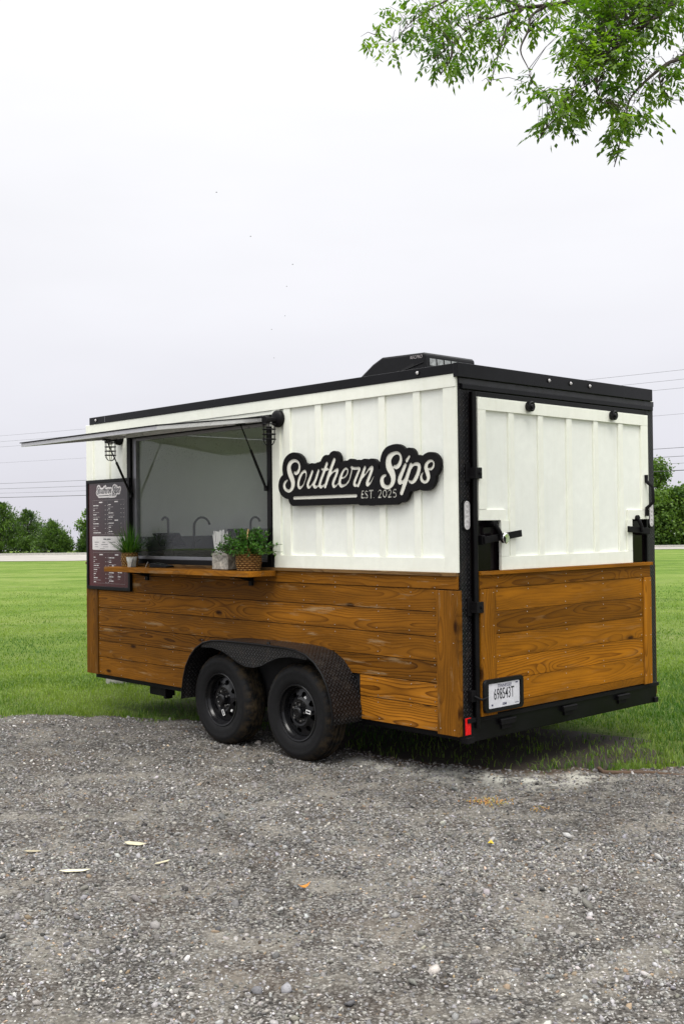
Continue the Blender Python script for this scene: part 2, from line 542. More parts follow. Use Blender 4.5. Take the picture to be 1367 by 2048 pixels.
M['rubber'] = rubber_mat()


def menu_mat():
    t = NT('menu_print_background')
    c = t.coord()
    x, y, z = t.sep(c)
    n = t.noise(c, 3.0, 3)
    f = t.math('ADD', t.math('ADD', t.mr(z, -0.45, 0.15, 0.75, 0.10), t.mr(x, 0.0, 0.33, 0.0, 0.35)), t.math('MULTIPLY', t.math('SUBTRACT', n, 0.5), 0.4), None, True)
    col = t.mix(f, (0.024, 0.022, 0.021), (0.085, 0.020, 0.024))
    return t.set(col, 0.16, 0, 0.5)


M['menu'] = menu_mat()


def leaf_mat(name, c1, c2, trans=0.45, rough=0.45):
    t = NT(name)
    at_ = t.n.new('ShaderNodeAttribute'); at_.attribute_name = 'Col'
    f = t.sep(at_.outputs['Color'])[0]
    col = t.mix(f, c1, c2)
    n = t.noise(t.coord(), 40, 2)
    col = t.vmath('SCALE', col, None, t.mr(n, 0.3, 0.7, 0.8, 1.2))
    t.set(col, rough, 0, 0.35)
    tl = t.n.new('ShaderNodeBsdfTranslucent')
    t.l(t.vmath('MULTIPLY', col, (1.35, 1.5, 0.55)), tl.inputs[0])
    mx = t.n.new('ShaderNodeMixShader'); mx.inputs[0].default_value = trans
    t.l(t.b.outputs[0], mx.inputs[1]); t.l(tl.outputs[0], mx.inputs[2]); t.l(mx.outputs[0], t.out.inputs[0])
    return t.m


M['grass'] = leaf_mat('grass_blades', (0.036, 0.105, 0.005), (0.190, 0.262, 0.045), 0.38, 0.5)
M['leaf'] = leaf_mat('tree_leaves', (0.036, 0.092, 0.009), (0.155, 0.250, 0.022), 0.52)
M['cedar'] = leaf_mat('cedar_foliage', (0.020, 0.046, 0.017), (0.110, 0.190, 0.035), 0.25, 0.6)
M['hedge'] = leaf_mat('broad_tree_foliage', (0.026, 0.068, 0.011), (0.135, 0.225, 0.030), 0.33, 0.55)
M['houseplant'] = leaf_mat('basket_plant_leaves', (0.030, 0.105, 0.016), (0.115, 0.235, 0.045), 0.35, 0.4)
M['housegrass'] = leaf_mat('pot_grass_blades', (0.022, 0.088, 0.012), (0.095, 0.220, 0.030), 0.35, 0.4)
M['bark'] = plain('dark_bark', (0.060, 0.045, 0.034), 0.85, 0, 0.4, 40, 0.8)
M['wire'] = plain('power_cable', (0.05, 0.05, 0.055), 0.6)

# ================================================================== the trailer
L, W, H0, H1 = 4.39, 2.28, 0.33, 2.66
trailer = bpy.data.objects.new('food_trailer', None)
C.objects.link(trailer)
trailer.matrix_world = T_M
ORG[trailer] = Vector((0, 0, 0))
tag(trailer, 'white and wood clad food trailer with black trim and an open serving hatch', 'food trailer')


def part(name, m, *boxes, parent=trailer, bevel=0.0, smooth=None):
    b = MB()
    for q in boxes: b.box(*q)
    return b.build(name, m, parent, bevel=bevel, smooth=smooth)


def board(name, m, x0, x1, y0, y1, z0, z1, grain, face, parent=trailer, bevel=0.0015):
    """one board whose local X follows the grain and local Z the face normal"""
    lo, hi = Vector((x0, y0, z0)), Vector((x1, y1, z1))
    cen, dim = (lo + hi) / 2, hi - lo
    ax = {'x': Vector((1, 0, 0)), 'y': Vector((0, 1, 0)), 'z': Vector((0, 0, 1))}
    gx = ax[grain]; fz = ax[face[1]] * (1 if face[0] == '+' else -1); gy = fz.cross(gx)
    R = Matrix((gx, gy, fz)).transposed()
    d = [abs(dim.dot(v)) / 2 for v in (gx, gy, fz)]
    b = MB().box(-d[0], d[0], -d[1], d[1], -d[2], d[2])
    o = b.build(name, m, None, org=(0, 0, 0), bevel=bevel)
    o.parent = parent
    o.location = cen - ORG[parent]
    o.rotation_euler = R.to_euler()
    ORG[o] = cen
    return o


# ---- shell
WX0, WX1, WZ0, WZ1 = 1.83, 3.72, 1.37, 2.44        # serving window opening
part('floor_pan', M['dark'], (0.02, L - 0.02, -W + 0.02, -0.02, 0.34, 0.46))
part('interior_floor', M['grey_trim'], (0.03, L - 0.03, -W + 0.03, -0.045, 0.462, 0.475))
part('roof', M['black'], (0.0, L - 0.002, -W + 0.004, -0.004, 2.585, 2.655))
part('ceiling_liner', M['white_in'], (0.03, L - 0.03, -W + 0.03, -0.045, 2.55, 2.583))
part('side_wall', M['white_in'], (0.03, WX0, -0.04, -0.002, 0.462, 2.55), (WX1, L - 0.002, -0.04, -0.002, 0.462, 2.55),
     (WX0, WX1, -0.04, -0.002, 0.462, WZ0), (WX0, WX1, -0.04, -0.002, WZ1, 2.55))
# doorway added in the unseen far wall to let daylight inside
DX0, DX1, DZ1 = 2.75, 3.90, 2.45
part('far_side_wall', M['white_in'], (0.03, DX0, -W + 0.002, -W + 0.03, 0.462, 2.583), (DX1, L - 0.002, -W + 0.002, -W + 0.03, 0.462, 2.583), (DX0, DX1, -W + 0.002, -W + 0.03, DZ1, 2.583))
part('nose_wall', M['white_in'], (L - 0.03, L - 0.003, -W + 0.031, -0.041, 0.476, 2.549))
part('rear_wall', M['white_in'], (0.004, 0.029, -W + 0.031, -0.003, 0.462, 2.583))

# chassis
part('chassis_rail', M['black_matte'], (0.0, 4.40, -0.10, -0.022, 0.285, 0.338), bevel=0.003)
part('chassis_rail', M['black_matte'], (0.0, 4.40, -W + 0.022, -W + 0.10, 0.285, 0.338), bevel=0.003)
for x in (0.55, 1.66, 2.9, 4.1):
    part('cross_member', M['black_matte'], (x - 0.03, x + 0.03, -W + 0.10, -0.10, 0.288, 0.337))
tg = MB()
tg.tube([(4.40, -0.25, 0.31), (5.75, -W / 2 + 0.03, 0.31)], 0.04, 8).tube([(4.40, -W + 0.25, 0.31), (5.75, -W / 2 - 0.03, 0.31)], 0.04, 8)
tg = tg.build('tongue_frame', M['black_matte'], trailer, smooth=40)
MB().tube([(5.4, -W / 2, 0.06), (5.4, -W / 2, 0.75)], 0.03, 12).box(5.30, 5.50, -W / 2 - 0.1, -W / 2 + 0.1, 0.045, 0.06).build('jack', M['steel'], tg, smooth=40)
MB().box(5.66, 5.86, -W / 2 - 0.06, -W / 2 + 0.06, 0.28, 0.38).build('hitch_coupler', M['black_matte'], tg, bevel=0.015)
sj = MB().cyl((3.60, -0.14, 0.255), (3.60, -0.42, 0.255), 0.045, n=14).box(3.40, 3.64, -0.20, -0.10, 0.20, 0.287)
sj.box(3.42, 3.46, -0.19, -0.12, 0.175, 0.2)
sj.build('folded_stabiliser', M['black_matte'], trailer, bevel=0.004)

# ---- axles, wheels
WHEELS = (1.305, 2.185)
RC, TY = 0.343, 0.24


def build_wheel(xc, yo, sgn):
    """wheel with its outer face at y = yo; sgn +1 outside faces +y"""
    def P(r, h): return (r, yo + sgn * (h - TY))
    tr = MB()
    prof = [(.196, .205), (.200, .222), (.218, .2345), (.245, .2395), (.275, .240), (.283, .2420), (.291, .2395), (.312, .234), (.328, .222), (.338, .209), (.3432, .194)]
    gy = [(.178, .166), (.142, .130), (.106, .094)]
    for a, b in gy: prof += [(.3445, a + .004), (.3445, a), (.335, a - .002), (.335, b + .002), (.3445, b), (.3445, b - .004)]
    prof += [(.3432, .078), (.338, .064), (.322, .048), (.285, .036), (.22, .040), (.196, .06)]
    lug = {8, 9, 10, 11, 28, 29, 30, 31}
    def fn(r, j, k): return r - (0.0055 if (j in lug and k % 3 == 0) else 0) - (0.003 if (12 <= j <= 28 and r > .34 and (k + j // 3) % 4 == 0) else 0)
    tr.lathe([P(*q) for q in prof], (xc, 0, RC), 'Y', 132, fn)
    wh = bpy.data.objects.new('wheel', None); wh.empty_display_size = 0.1
    C.objects.link(wh); wh.parent = trailer
    cen = Vector((xc, yo - sgn * 0.1, RC)); wh.location = cen; ORG[wh] = cen
    tr.build('tyre', M['rubber'], wh, org=(xc, yo - sgn * 0.1, RC), smooth=35)
    rm = MB()
    rm.lathe([P(*q) for q in [(.199, .206), (.2015, .226), (.197, .2305), (.189, .228), (.184, .216), (.181, .206), (.176, .200), (.170, .186), (.166, .16), (.163, .120), (.160, .06), (.196, .05)]], (xc, 0, RC), 'Y', 64)
    # dished centre disc with round vents, cut as a ring of cells
    n = 8
    vs_, fs_ = [], []
    seg = 12
    rh, hr = 0.128, 0.0215
    def hy(r): return 0.184 + 0.022 * max(0.0, 1 - abs(r - 0.088) / 0.03) ** 0.7 if r < 0.118 else 0.184 - (r - .118) * .25
    for i in range(n):
        a0 = 2 * math.pi * i / n + 0.2
        ring_in, ring_out = [], []
        for k in range(24):
            t = 2 * math.pi * k / 24
            # cell boundary in polar space (a square in angle and radius), hole inside
            ct, st = math.cos(t), math.sin(t)
            m_ = max(abs(ct), abs(st))
            ra, aa = rh + 0.036 * ct / m_, a0 + (math.pi / n) * st / m_
            ring_out.append((ra, aa))
            xh, yh = rh + hr * ct * 0.9, hr * 1.05 * st
            ring_in.append((xh, a0 + yh / rh))
        b0 = len(vs_)
        for rr_, ang in ring_out + ring_in:
            vs_.append((xc + rr_ * math.cos(ang), yo + sgn * (hy(rr_) - TY), RC + rr_ * math.sin(ang)))
        for rr_, ang in ring_in:
            vs_.append((xc + rr_ * math.cos(ang), yo + sgn * (hy(rr_) - TY - 0.012), RC + rr_ * math.sin(ang)))
        for k in range(24):
            k2 = (k + 1) % 24
            fs_ += [(b0 + k, b0 + k2, b0 + 24 + k2, b0 + 24 + k), (b0 + 24 + k, b0 + 24 + k2, b0 + 48 + k2, b0 + 48 + k)]
    rm.add(vs_, fs_)
    rm.lathe([P(*q) for q in [(.0935, .2045), (.080, .202), (.072, .190), (.045, .188), (.042, .188)]], (xc, 0, RC), 'Y', 48)
    rim = rm.build('rim', M['rim'], wh, smooth=35)
    MB().lathe([P(*q) for q in [(.043, .180), (.042, .224), (.036, .232), (.030, .234), (.027, .228), (.001, .227)]], (xc, 0, RC), 'Y', 28).build('hub', M['rim'], wh, smooth=35)
    MB().lathe([P(*q) for q in [(.001, .105), (.150, .105), (.158, .09)]], (xc, 0, RC), 'Y', 32).build('brake_drum', M['dark'], wh, smooth=35)
    for i in range(5):
        a = 2 * math.pi * i / 5 + 0.5 + xc
        x, z = xc + .060 * math.cos(a), RC + .060 * math.sin(a)
        MB().cyl((x, yo + sgn * (.186 - TY), z), (x, yo + sgn * (.214 - TY), z), .0105, .008, 8).build('lug_nut', M['steel'], wh, smooth=50)
    return wh


for i, xc in enumerate(WHEELS):
    w_ = build_wheel(xc, TY, 1)
    ang = (2.55, 3.85)[i]
    r_ = 0.098
    a = (math.pi - 0.15, -1.65)[i]
    x, z = xc + .10 * math.cos(a), RC + .10 * math.sin(a)
    c_, s_ = math.cos((0.1, 1.1)[i]), math.sin((0.1, 1.1)[i])
    q = [(x + u_ * c_ - v_ * s_, z + u_ * s_ + v_ * c_) for u_, v_ in ((-.024, -.013), (.024, -.013), (.024, .013), (-.024, .013))]
    MB().prism(q, TY - .0325, TY - .0310).build('paper_sticker', M['paper'], w_)
    q = [(x + u_ * c_ - v_ * s_, z + u_ * s_ + v_ * c_) for u_, v_ in ((-.018, -.006), (.018, -.006), (.018, .006), (-.018, .006))]
    MB().prism(q, TY - .0309, TY - .0303).build('sticker_print', M['ink'], w_)
    a += (-1.0, -0.75)[i]
    x, z = xc + .115 * math.cos(a), RC + .115 * math.sin(a)
    MB().cyl((x, TY - .056, z), (x, TY - .049, z), .011, n=14).build('round_sticker', M['paper'], w_)
for xc in WHEELS:
    build_wheel(xc, -W - 0.24, -1)
    MB().cyl((xc, -W - .06, RC), (xc, .06, RC), .032, n=10).build('axle', M['black_matte'], trailer, smooth=40)

# ---- fenders of tread plate
FW = 0.30
FP = [(.868, .315), (.862, .38), (.880, .48), (.915, .575), (.968, .655), (1.04, .722), (1.13, .768), (1.24, .792), (1.36, .800), (1.72, .803), (2.08, .800), (2.20, .792),
      (2.31, .768), (2.40, .722), (2.475, .655), (2.53, .575), (2.565, .48), (2.585, .38), (2.590, .315)]


def offset_in(poly, d):
    out = []
    for i, p in enumerate(poly):
        a, b = poly[max(i - 1, 0)], poly[min(i + 1, len(poly) - 1)]
        tx, tz = b[0] - a[0], b[1] - a[1]
        l_ = math.hypot(tx, tz)
        out.append((p[0] + tz / l_ * d, p[1] - tx / l_ * d))
    return out


def build_fender(y0, y1):
    fb = MB()
    fb.sheet(FP, y0, y1, lambda p, w: (p[0], w, p[1]))
    fin = offset_in(FP, 0.004)
    fb.sheet(fin, y0, y1, lambda p, w: (p[0], w, p[1]))
    o = fb.build('fender', M['fender'], trailer, smooth=50, fix=False)
    # rolled lip along the outer edge
    s_ = 1 if y1 > y0 else -1
    lip = MB().tube([(p[0], y1 - s_ * 0.003, p[1]) for p in FP], 0.0075, 8)
    lip.build('fender_lip', M['black'], o, smooth=50)
    # skirt plate between the wheels
    low = [(1.12, .735), (1.29, .742), (1.42, .725), (1.52, .690), (1.61, .652), (1.70, .633), (1.79, .633), (1.87, .652), (1.97, .690), (2.07, .725), (2.20, .742), (2.33, .735)]
    up = []
    for x, z in low:
        for a, b in zip(FP, FP[1:]):
            if a[0] <= x <= b[0]:
                up.append((x, a[1] + (b[1] - a[1]) * (x - a[0]) / (b[0] - a[0]) - 0.002)); break
    sk = MB()
    n0 = len(sk.v)
    for (x, z), (_, zu) in zip(low, up):
        sk.v += [(x, y1 - s_ * .006, z), (x, y1 - s_ * .006, zu)]
        sk.uv[len(sk.v) - 2], sk.uv[len(sk.v) - 1] = (x, z), (x, zu)
    for i in range(len(low) - 1): sk.f.append((2 * i, 2 * i + 2, 2 * i + 3, 2 * i + 1))
    sk.build('fender_skirt', M['fender'], o, fix=False)
    MB().tube([(x, y1 - s_ * .006, z) for x, z in low], 0.004, 6).build('skirt_edge', M['black'], o, smooth=60)
    MB().cyl((1.62, y0 + (y1 - y0) * .72, .803), (1.62, y0 + (y1 - y0) * .72, .818), 0.016, 0.010, 12).build('fender_marker', M['black'], o, smooth=40)
    return o


build_fender(0.002, FW)
build_fender(-W - 0.002, -W - FW)
# wheel wells behind the wheels
part('wheel_well', M['dark'], (0.84, 2.62, -0.0015, 0.004, 0.342, 0.80))
part('plank_backing', M['dark'], (0.0, 0.8395, -0.0015, 0.010, 0.335, 1.318), (2.6205, 4.45, -0.0015, 0.010, 0.335, 1.318), (0.84, 2.62, -0.0015, 0.0095, 0.8005, 1.318))

MB().prism([(p[0], p[1]) for p in offset_in(FP, .012)], .026, .0295, 'XZ').build('wheel_well_liner', M['dark'], trailer)
# ---- white board and batten cladding, serving side
PZ0, PZ1 = 1.345, 2.597
FY = 0.006                                      # face of the smooth sheet
XL = 4.46
part('white_sheet', M['white_sheet'], (0.0, WX0 - .002, 0.0, FY, PZ0, PZ1))
part('white_sheet', M['white_sheet'], (WX1 + .002, XL, 0.0, FY, PZ0, PZ1))
part('white_sheet', M['white_sheet'], (WX0 - .002, WX1 + .002, 0.0, FY, WZ1 + .002, PZ1))
BT = 0.024
def trim(name, *b, bev=0.002): return part(name, M['white'], b, bevel=bev)
trim('top_rail', -0.012, XL + .003, FY, BT + .003, 2.515, 2.598)
trim('bottom_rail', 0.0975, WX0 - .06, FY, BT, PZ0 - .001, 1.437)
trim('corner_stile', -0.012, 0.097, FY, BT, PZ0 - .001, 2.5145)
for xa, xb in ((.299, .357), (.617, .675), (.936, .994), (1.249, 1.313)):
    trim('batten', xa, xb, FY, BT - .003, 1.4375, 2.5145)
trim('window_stile', 1.587, 1.660, FY, BT - .002, 1.4375, 2.5145)
trim('window_stile', 1.70, WX0 - .04, FY, BT, 1.4375, 2.5145)
trim('corner_stile', 4.352, XL + .003, FY, BT, PZ0 - .001, 2.5145)
trim('batten', 4.07, 4.125, FY, BT - .003, PZ0, 2.5145)
trim('window_stile', WX1 + .05, 3.845, FY, BT, PZ0, 2.5145)
trim('window_head', WX0 - .04, WX1 + .05, FY, BT - .004, WZ1 + .045, 2.5145)
# far side cladding
part('far_white_sheet', M['white'], (0.0, DX0, -W - .024, -W - .0005, PZ0, 2.597), (DX1, XL, -W - .024, -W - .0005, PZ0, 2.597), (DX0, DX1, -W - .024, -W - .0005, DZ1, 2.597))
for k_, (za, zb) in enumerate(((1.088, 1.32), (.77, 1.085), (.327, .767))):
    board('plank', M['wood'], .0, DX0, -W - .03, -W - .0005, za, zb, 'x', '-y')
    board('plank', M['wood'], DX1, XL, -W - .03, -W - .0005, za, zb, 'x', '-y')

# ---- stained planks, serving side
LED = board('wood_ledge', M['wood_ledge'], -0.006, XL + .004, 0.0, 0.042, 1.322, 1.3435, 'x', '+y')
WY = 0.024
PB = [1.236, 1.089, .931, .771, .633, .487, .327]
board('plank', M['wood'], -0.008, XL, 0.011, WY + .004, 1.239, 1.3205, 'x', '+y')
rs = random.Random(3)
for i in range(6):
    z1, z0 = PB[i], PB[i + 1]
    dy = rs.uniform(-.002, .002)
    if z0 > .80:
        board('plank', M['wood'], .157, 4.268, 0.011, WY + dy, z0 + .0035, z1 - .001, 'x', '+y')
    else:
        # the fender interrupts the lower boards
        xa = .8565 if z1 < .5 else (.862 if z1 < .64 else .90)
        xb = 2.4815 if z1 < .5 else (2.475 if z1 < .64 else 2.43)
        if z1 > .64:
            board('plank', M['wood'], .157, 4.268, 0.011, WY + dy, z0 + .0035, z1 - .001, 'x', '+y')
            continue
        board('plank', M['wood'], .157, .876, 0.011, WY + dy, z0 + .0035, z1 - .001, 'x', '+y')
        board('plank', M['wood'], 2.582, 4.268, 0.011, WY + dy, z0 + .0035, z1 - .001, 'x', '+y')
board('corner_plank', M['wood'], -0.022, .154, 0.0, WY + .022, .322, 1.232, 'z', '+y')
board('corner_plank', M['wood'], 4.271, XL + .004, 0.0, WY + .008, .328, 1.236, 'z', '+y')
nm = MB()
def nail(x, y, z, d, r=0.0036):
    a = Vector((x, y, z))
    nm.cyl(a, a + Vector(d) * 0.0022, r, r * .7, 6)
zz_ = [1.3] + [1.25] + [v + s_ for v in PB[:-1] for s_ in (-.022,)] + [v + .024 for v in PB[1:]]
for x in (.185, .40, .70, 1.12, 1.45, 1.86, 2.27, 2.68, 3.09, 3.5, 3.9, 4.24):
    for z in zz_:
        if z < .80 and .86 < x < 2.58: continue
        if 1.24 < z and x > 3.7: continue
        nail(x + rs.uniform(-.012, .012), WY + (.004 if z > 1.24 else .0015), z + rs.uniform(-.006, .006), (0, 1, 0))
for z in (1.21, .905, .36): nail(.012, WY + .022, z, (0, 1, 0)); nail(.128, WY + .022, z, (0, 1, 0))

# ---- serving window: outer frame, sash, glass
part('window_frame', M['black'], (WX0 - .034, WX0 + .012, -.03, .034, WZ0 - .045, WZ1 + .045), (WX1 - .012, WX1 + .044, -.03, .034, WZ0 - .045, WZ1 + .045),
     (WX0 + .0125, WX1 - .0125, -.03, .033, WZ0 - .045, WZ0 + .012), (WX0 + .0125, WX1 - .0125, -.03, .033, WZ1 - .012, WZ1 + .045), bevel=.002)
sash = part('window_sash', M['grey_trim'], (WX0 + .0125, WX0 + .030, -.028, .010, WZ0 + .0125, WZ1 - .0125), (WX1 - .070, WX1 - .0125, -.028, .014, WZ0 + .0125, WZ1 - .0125),
            (WX0 + .0305, WX1 - .0705, -.028, .012, WZ0 + .0125, WZ0 + .038), (WX0 + .0305, WX1 - .0705, -.028, .012, WZ1 - .035, WZ1 - .0125), bevel=.0015)
MB().box(WX0 + .028, WX1 - .068, -.010, -.006, WZ0 + .036, WZ1 - .033).build('window_pane', M['glass'], sash)

# ---- hatch held open over the window
HX0, HX1, HZ, HO, HD = 1.80, 3.765, 2.462, 1.03, 0.118
hatch = bpy.data.objects.new('hatch', None); hatch.empty_display_size = .1
C.objects.link(hatch); hatch.parent = trailer; hatch.location = (HX0, .035, HZ); ORG[hatch] = Vector((HX0, .035, HZ))
def hz(y): return HZ - HD * (y - .035) / (HO - .035)
def slab(name, m, xa, xb, ya, yb, lo, hi, par, bevel=.001):
    b = MB().add([(x, y, hz(y) + d) for d in (lo, hi) for (x, y) in ((xa, ya), (xb, ya), (xb, yb), (xa, yb))],
                 [(0, 3, 2, 1), (4, 5, 6, 7), (0, 1, 5, 4), (1, 2, 6, 5), (2, 3, 7, 6), (3, 0, 4, 7)])
    return b.build(name, m, par, bevel=bevel)
slab('hatch_skin', M['black'], HX0, HX1, .045, HO + .012, .004, .012, hatch)
slab('hatch_liner', M['alu'], HX0 + .034, HX1 - .034, .079, HO - .034, -.004, .0035, hatch)
slab('hatch_frame', M['silver'], HX0 + .004, HX0 + .0335, .0505, HO, -.026, .0035, hatch, .002)
slab('hatch_frame', M['silver'], HX1 - .0335, HX1 - .004, .0505, HO, -.026, .0035, hatch, .002)
slab('hatch_frame', M['silver'], HX0 + .034, HX1 - .034, HO - .0335, HO, -.026, .0035, hatch, .002)
slab('hatch_frame', M['silver'], HX0 + .034, HX1 - .034, .0505, .0785, -.026, .0035, hatch, .002)
MB().tube([(HX0 - .01, .040, HZ + .012), (HX1 + .01, .040, HZ + .012)], .008, 8).build('hatch_hinge', M['black'], hatch, smooth=50)
for x, xb in ((HX0 + .055, WX0 + .015), (HX1 - .06, WX1 - .03)):
    y1 = .27
    p1, p0 = Vector((x, y1, hz(y1) - .028)), Vector((xb, .040, 1.935))
    mid = p0 + (p1 - p0) * .60
    st_ = MB().tube([p0, mid], .0105, 10).build('gas_strut', M['black'], hatch, smooth=50)
    MB().tube([mid, p1], .0050, 8).build('strut_rod', M['trim_black'], st_, smooth=50)
    MB().box(x - .022, x + .022, y1 - .03, y1 + .03, hz(y1) - .034, hz(y1) - .022).build('strut_bracket', M['black'], st_)
    MB().box(xb - .014, xb + .014, .030, .050, 1.915, 1.955).build('strut_bracket', M['black'], st_)

# ---- wall lamps
def wall_lamp(x):
    z = 2.445
    lamp = bpy.data.objects.new('wall_lamp', None); lamp.empty_display_size = .1
    C.objects.link(lamp); lamp.parent = trailer; lamp.location = (x, BT, z); ORG[lamp] = Vector((x, BT, z))
    MB().lathe([(.001, .046), (.030, .046), (.048, .040), (.060, .030), (.063, .022), (.063, .0)], (x, BT + .0005, z), 'Y', 32).build('back_plate', M['black_matte'], lamp, smooth=35)
    MB().tube([(x, BT + .03, z - .01), (x, .110, z - .014), (x, .128, z - .016), (x, .168, z - .018)], [.021, .022, .029, .029], 20).build('lamp_arm', M['black_matte'], lamp, smooth=35)
    yc, zt = .122, z - .045
    cg = MB()
    r_, n_ = .046, 6
    zb = z - .155
    for k in range(n_):
        a = 2 * math.pi * k / n_ + .3
        c_, s_ = math.cos(a), math.sin(a)
        pts = [(x + r_ * c_, yc + r_ * s_, zt), (x + r_ * c_, yc + r_ * s_, zb)]
        for q in range(1, 6):
            t = q / 5 * math.pi / 2
            pts.append((x + r_ * math.cos(t) * c_, yc + r_ * math.cos(t) * s_, zb - .050 * math.sin(t)))
        cg.tube(pts, .0028, 5)
    for zr in (zt, zt - .037, zt - .074, zb):
        pts = [(x + (r_ + .002) * math.cos(t * math.pi / 10), yc + (r_ + .002) * math.sin(t * math.pi / 10), zr) for t in range(21)]
        cg.tube(pts, .0035, 5, caps=False)
    cg.build('lamp_cage', M['black_matte'], lamp, smooth=60)
    MB().cyl((x, yc, z - .03), (x, yc, z - .062), .024, .020, 16).build('lamp_socket', M['steel'], lamp, smooth=40)


part('added_entry_door', M['white'], (DX0 - .93, DX0 - .02, -W - .075, -W - .035, .47, DZ1), bevel=.004)  # leaf of the added doorway, folded back along the far side
wall_lamp(1.703)
wall_lamp(3.885)

# ---- counter shelf
SX0, SX1, SD, SZ = 1.735, 3.70, 0.31, 1.322
for i, (ya, yb) in enumerate(((.0435, .175), (.177, SD))):
    board('shelf_plank', M['wood'], SX0, SX1, ya, yb, SZ - .040, SZ, 'x', '+z', bevel=.003)
for x in (2.02, 3.43):
    MB().prism([(.043, SZ - .0405), (.24, SZ - .0405), (.24, SZ - .050), (.16, SZ - .062), (.062, SZ - .085), (.062, SZ - .12), (.043, SZ - .12)], x - .018, x + .018, 'YZ').build('shelf_bracket', M['black_matte'], trailer)

# ---- roof edge
part('roof_edge', M['trim_black'], (-0.03, L, .0, .032, 2.5985, 2.662), bevel=.003)
part('roof_edge', M['trim_black'], (0.0005, L, -W - .028, -W, 2.5985, 2.662), bevel=.003)
part('rear_roof_edge', M['trim_black'], (-.040, -.001, -W + .040, .033, 2.574, 2.664), bevel=.003)
part('rear_header', M['plate'], (-.022, -.001, -W - .004, .0, 2.536, 2.5735), bevel=.002)
part('rear_header', M['trim_black'], (-.032, -.0005, -W + .02, -.02, 2.503, 2.5355), bevel=.003)
def marker(p, d, m=M['lens']):
    a = Vector(p); d = Vector(d)
    o = MB().cyl(a, a + d * .006, .017, .016, 16).build('marker_light', M['trim_black'], trailer, smooth=40)
    MB().cyl(a + d * .0058, a + d * .014, .012, .006, 14).build('lens', m, o, smooth=70)
for y in (-.915, -1.166, -1.398): marker((-.0395, y, 2.625), (-1, 0, 0))
marker((.30, .0315, 2.632), (0, 1, 0)); marker((4.27, .0315, 2.632), (0, 1, 0))
part('roof_seam', M['steel'], (4.12, 4.124, .0322, .0335, 2.605, 2.66))

# ---- rear end: corner posts, door, bars
def uvbox(name, m, x0, x1, y0, y1, z0, z1, parent=trailer):
    b = MB().box(x0, x1, y0, y1, z0, z1)
    for i, p in enumerate(b.v): b.uv[i] = (p[1] + p[0], p[2])
    return b.build(name, m, parent, bevel=0)
uvbox('corner_post', M['plate'], -.014, -.0005, -.098, .004, .34, 2.535)
uvbox('corner_post', M['plate'], -.014, -.0005, -W - .002, -W + .105, .34, 2.535)
door = part('rear_door', M['black_gloss'], (-.012, -.0008, -W + .1055, -.0985, .435, 2.5025))
part('door_edge', M['black'], (-.034, -.0125, -.150, -.128, .44, 2.495), parent=door, bevel=.002)
part('door_edge', M['black'], (-.034, -.0125, -W + .118, -W + .14, .44, 2.495), parent=door, bevel=.002)
part('door_edge', M['black'], (-.034, -.0125, -W + .1405, -.1505, 2.462, 2.495), parent=door, bevel=.002)
part('rear_sill', M['black'], (-.034, -.001, -W + .034, .006, .276, .432), bevel=.004)
part('sill_lip', M['black_matte'], (-.046, -.0345, -W + .02, -.02, .400, .428), bevel=.002)
# white panel of the door with two notches at the foot
XP = -.040
DP = MB().prism([(-2.12, 2.452), (-.145, 2.452), (-.145, 1.676), (-.359, 1.676), (-.359, 1.352), (-1.904, 1.352), (-1.904, 1.676), (-2.12, 1.676)], XP, -.0345, 'YZ').build('door_panel', M['white_sheet'], door)
XR = -.058
def rt(name, y0, y1, z0, z1, dx=0.0): return part(name, M['white'], (XR + dx, XP - .0002, y0, y1, z0, z1), parent=door, bevel=.002)
rt('top_rail', -2.137, -.136, 2.377, 2.458)
rt('bottom_rail', -1.906, -.357, 1.349, 1.437)
rt('edge_stile', -.2135, -.1365, 1.742, 2.3765)
rt('edge_stile', -2.136, -2.045, 1.742, 2.3765)
rt('notch_rail', -.408, -.1365, 1.672, 1.7415, .002)
rt('notch_rail', -2.136, -1.855, 1.672, 1.7415, .002)
rt('notch_stile', -.440, -.3575, 1.4375, 1.6715)
rt('notch_stile', -1.9055, -1.845, 1.4375, 1.6715)
for ya, yb in ((-.510, -.452), (-.827, -.771), (-1.157, -1.097), (-1.480, -1.423), (-1.800, -1.741)):
    za = 1.742 if ya in (-.510, -1.800) and False else 1.4375
    rt('batten', ya, yb, za, 2.3765, .004)
for y in (-.655, -1.645):
    MB().lathe([(.001, -.044), (.012, -.044), (.018, -.034), (.027, -.040), (.035, -.034), (.036, -.012), (.031, 0)], (XR, y, 2.428), 'X', 28).build('round_bumper', M['plastic'], door, smooth=40)
# planks of the door
RPB = [1.236, 1.085, .940, .783, .640, .492, .437]
board('ledge', M['wood_rear'], -.078, -.0345, -2.150, -.128, 1.324, 1.3475, 'y', '-x', door)
board('plank', M['wood_rear'], XR - .002, -.0345, -2.136, -.130, 1.2375, 1.3235, 'y', '-x', door)
for i in range(6):
    lo_ = RPB[i + 1]
    board('plank', M['wood_rear'], XR + rs.uniform(0, .003), -.0345, -2.030, -.2835, lo_ + .002, RPB[i] - .0005, 'y', '-x', door)
board('edge_plank', M['wood_rear'], XR - .010, -.0345, -.280, -.128, .432, 1.235, 'z', '-x', door)
board('edge_plank', M['wood_rear'], XR - .010, -.0345, -2.136, -2.034, .434, 1.235, 'z', '-x', door)
for y in (-.31, -.62, -1.05, -1.5, -2.0):
    for z in [1.30, 1.25] + [v - .022 for v in RPB[:-2]] + [v + .022 for v in RPB[1:-1]]:
        nail(XR - .0005 - (.002 if z > 1.24 else 0), y + rs.uniform(-.01, .01), z + rs.uniform(-.005, .005), (-1, 0, 0))
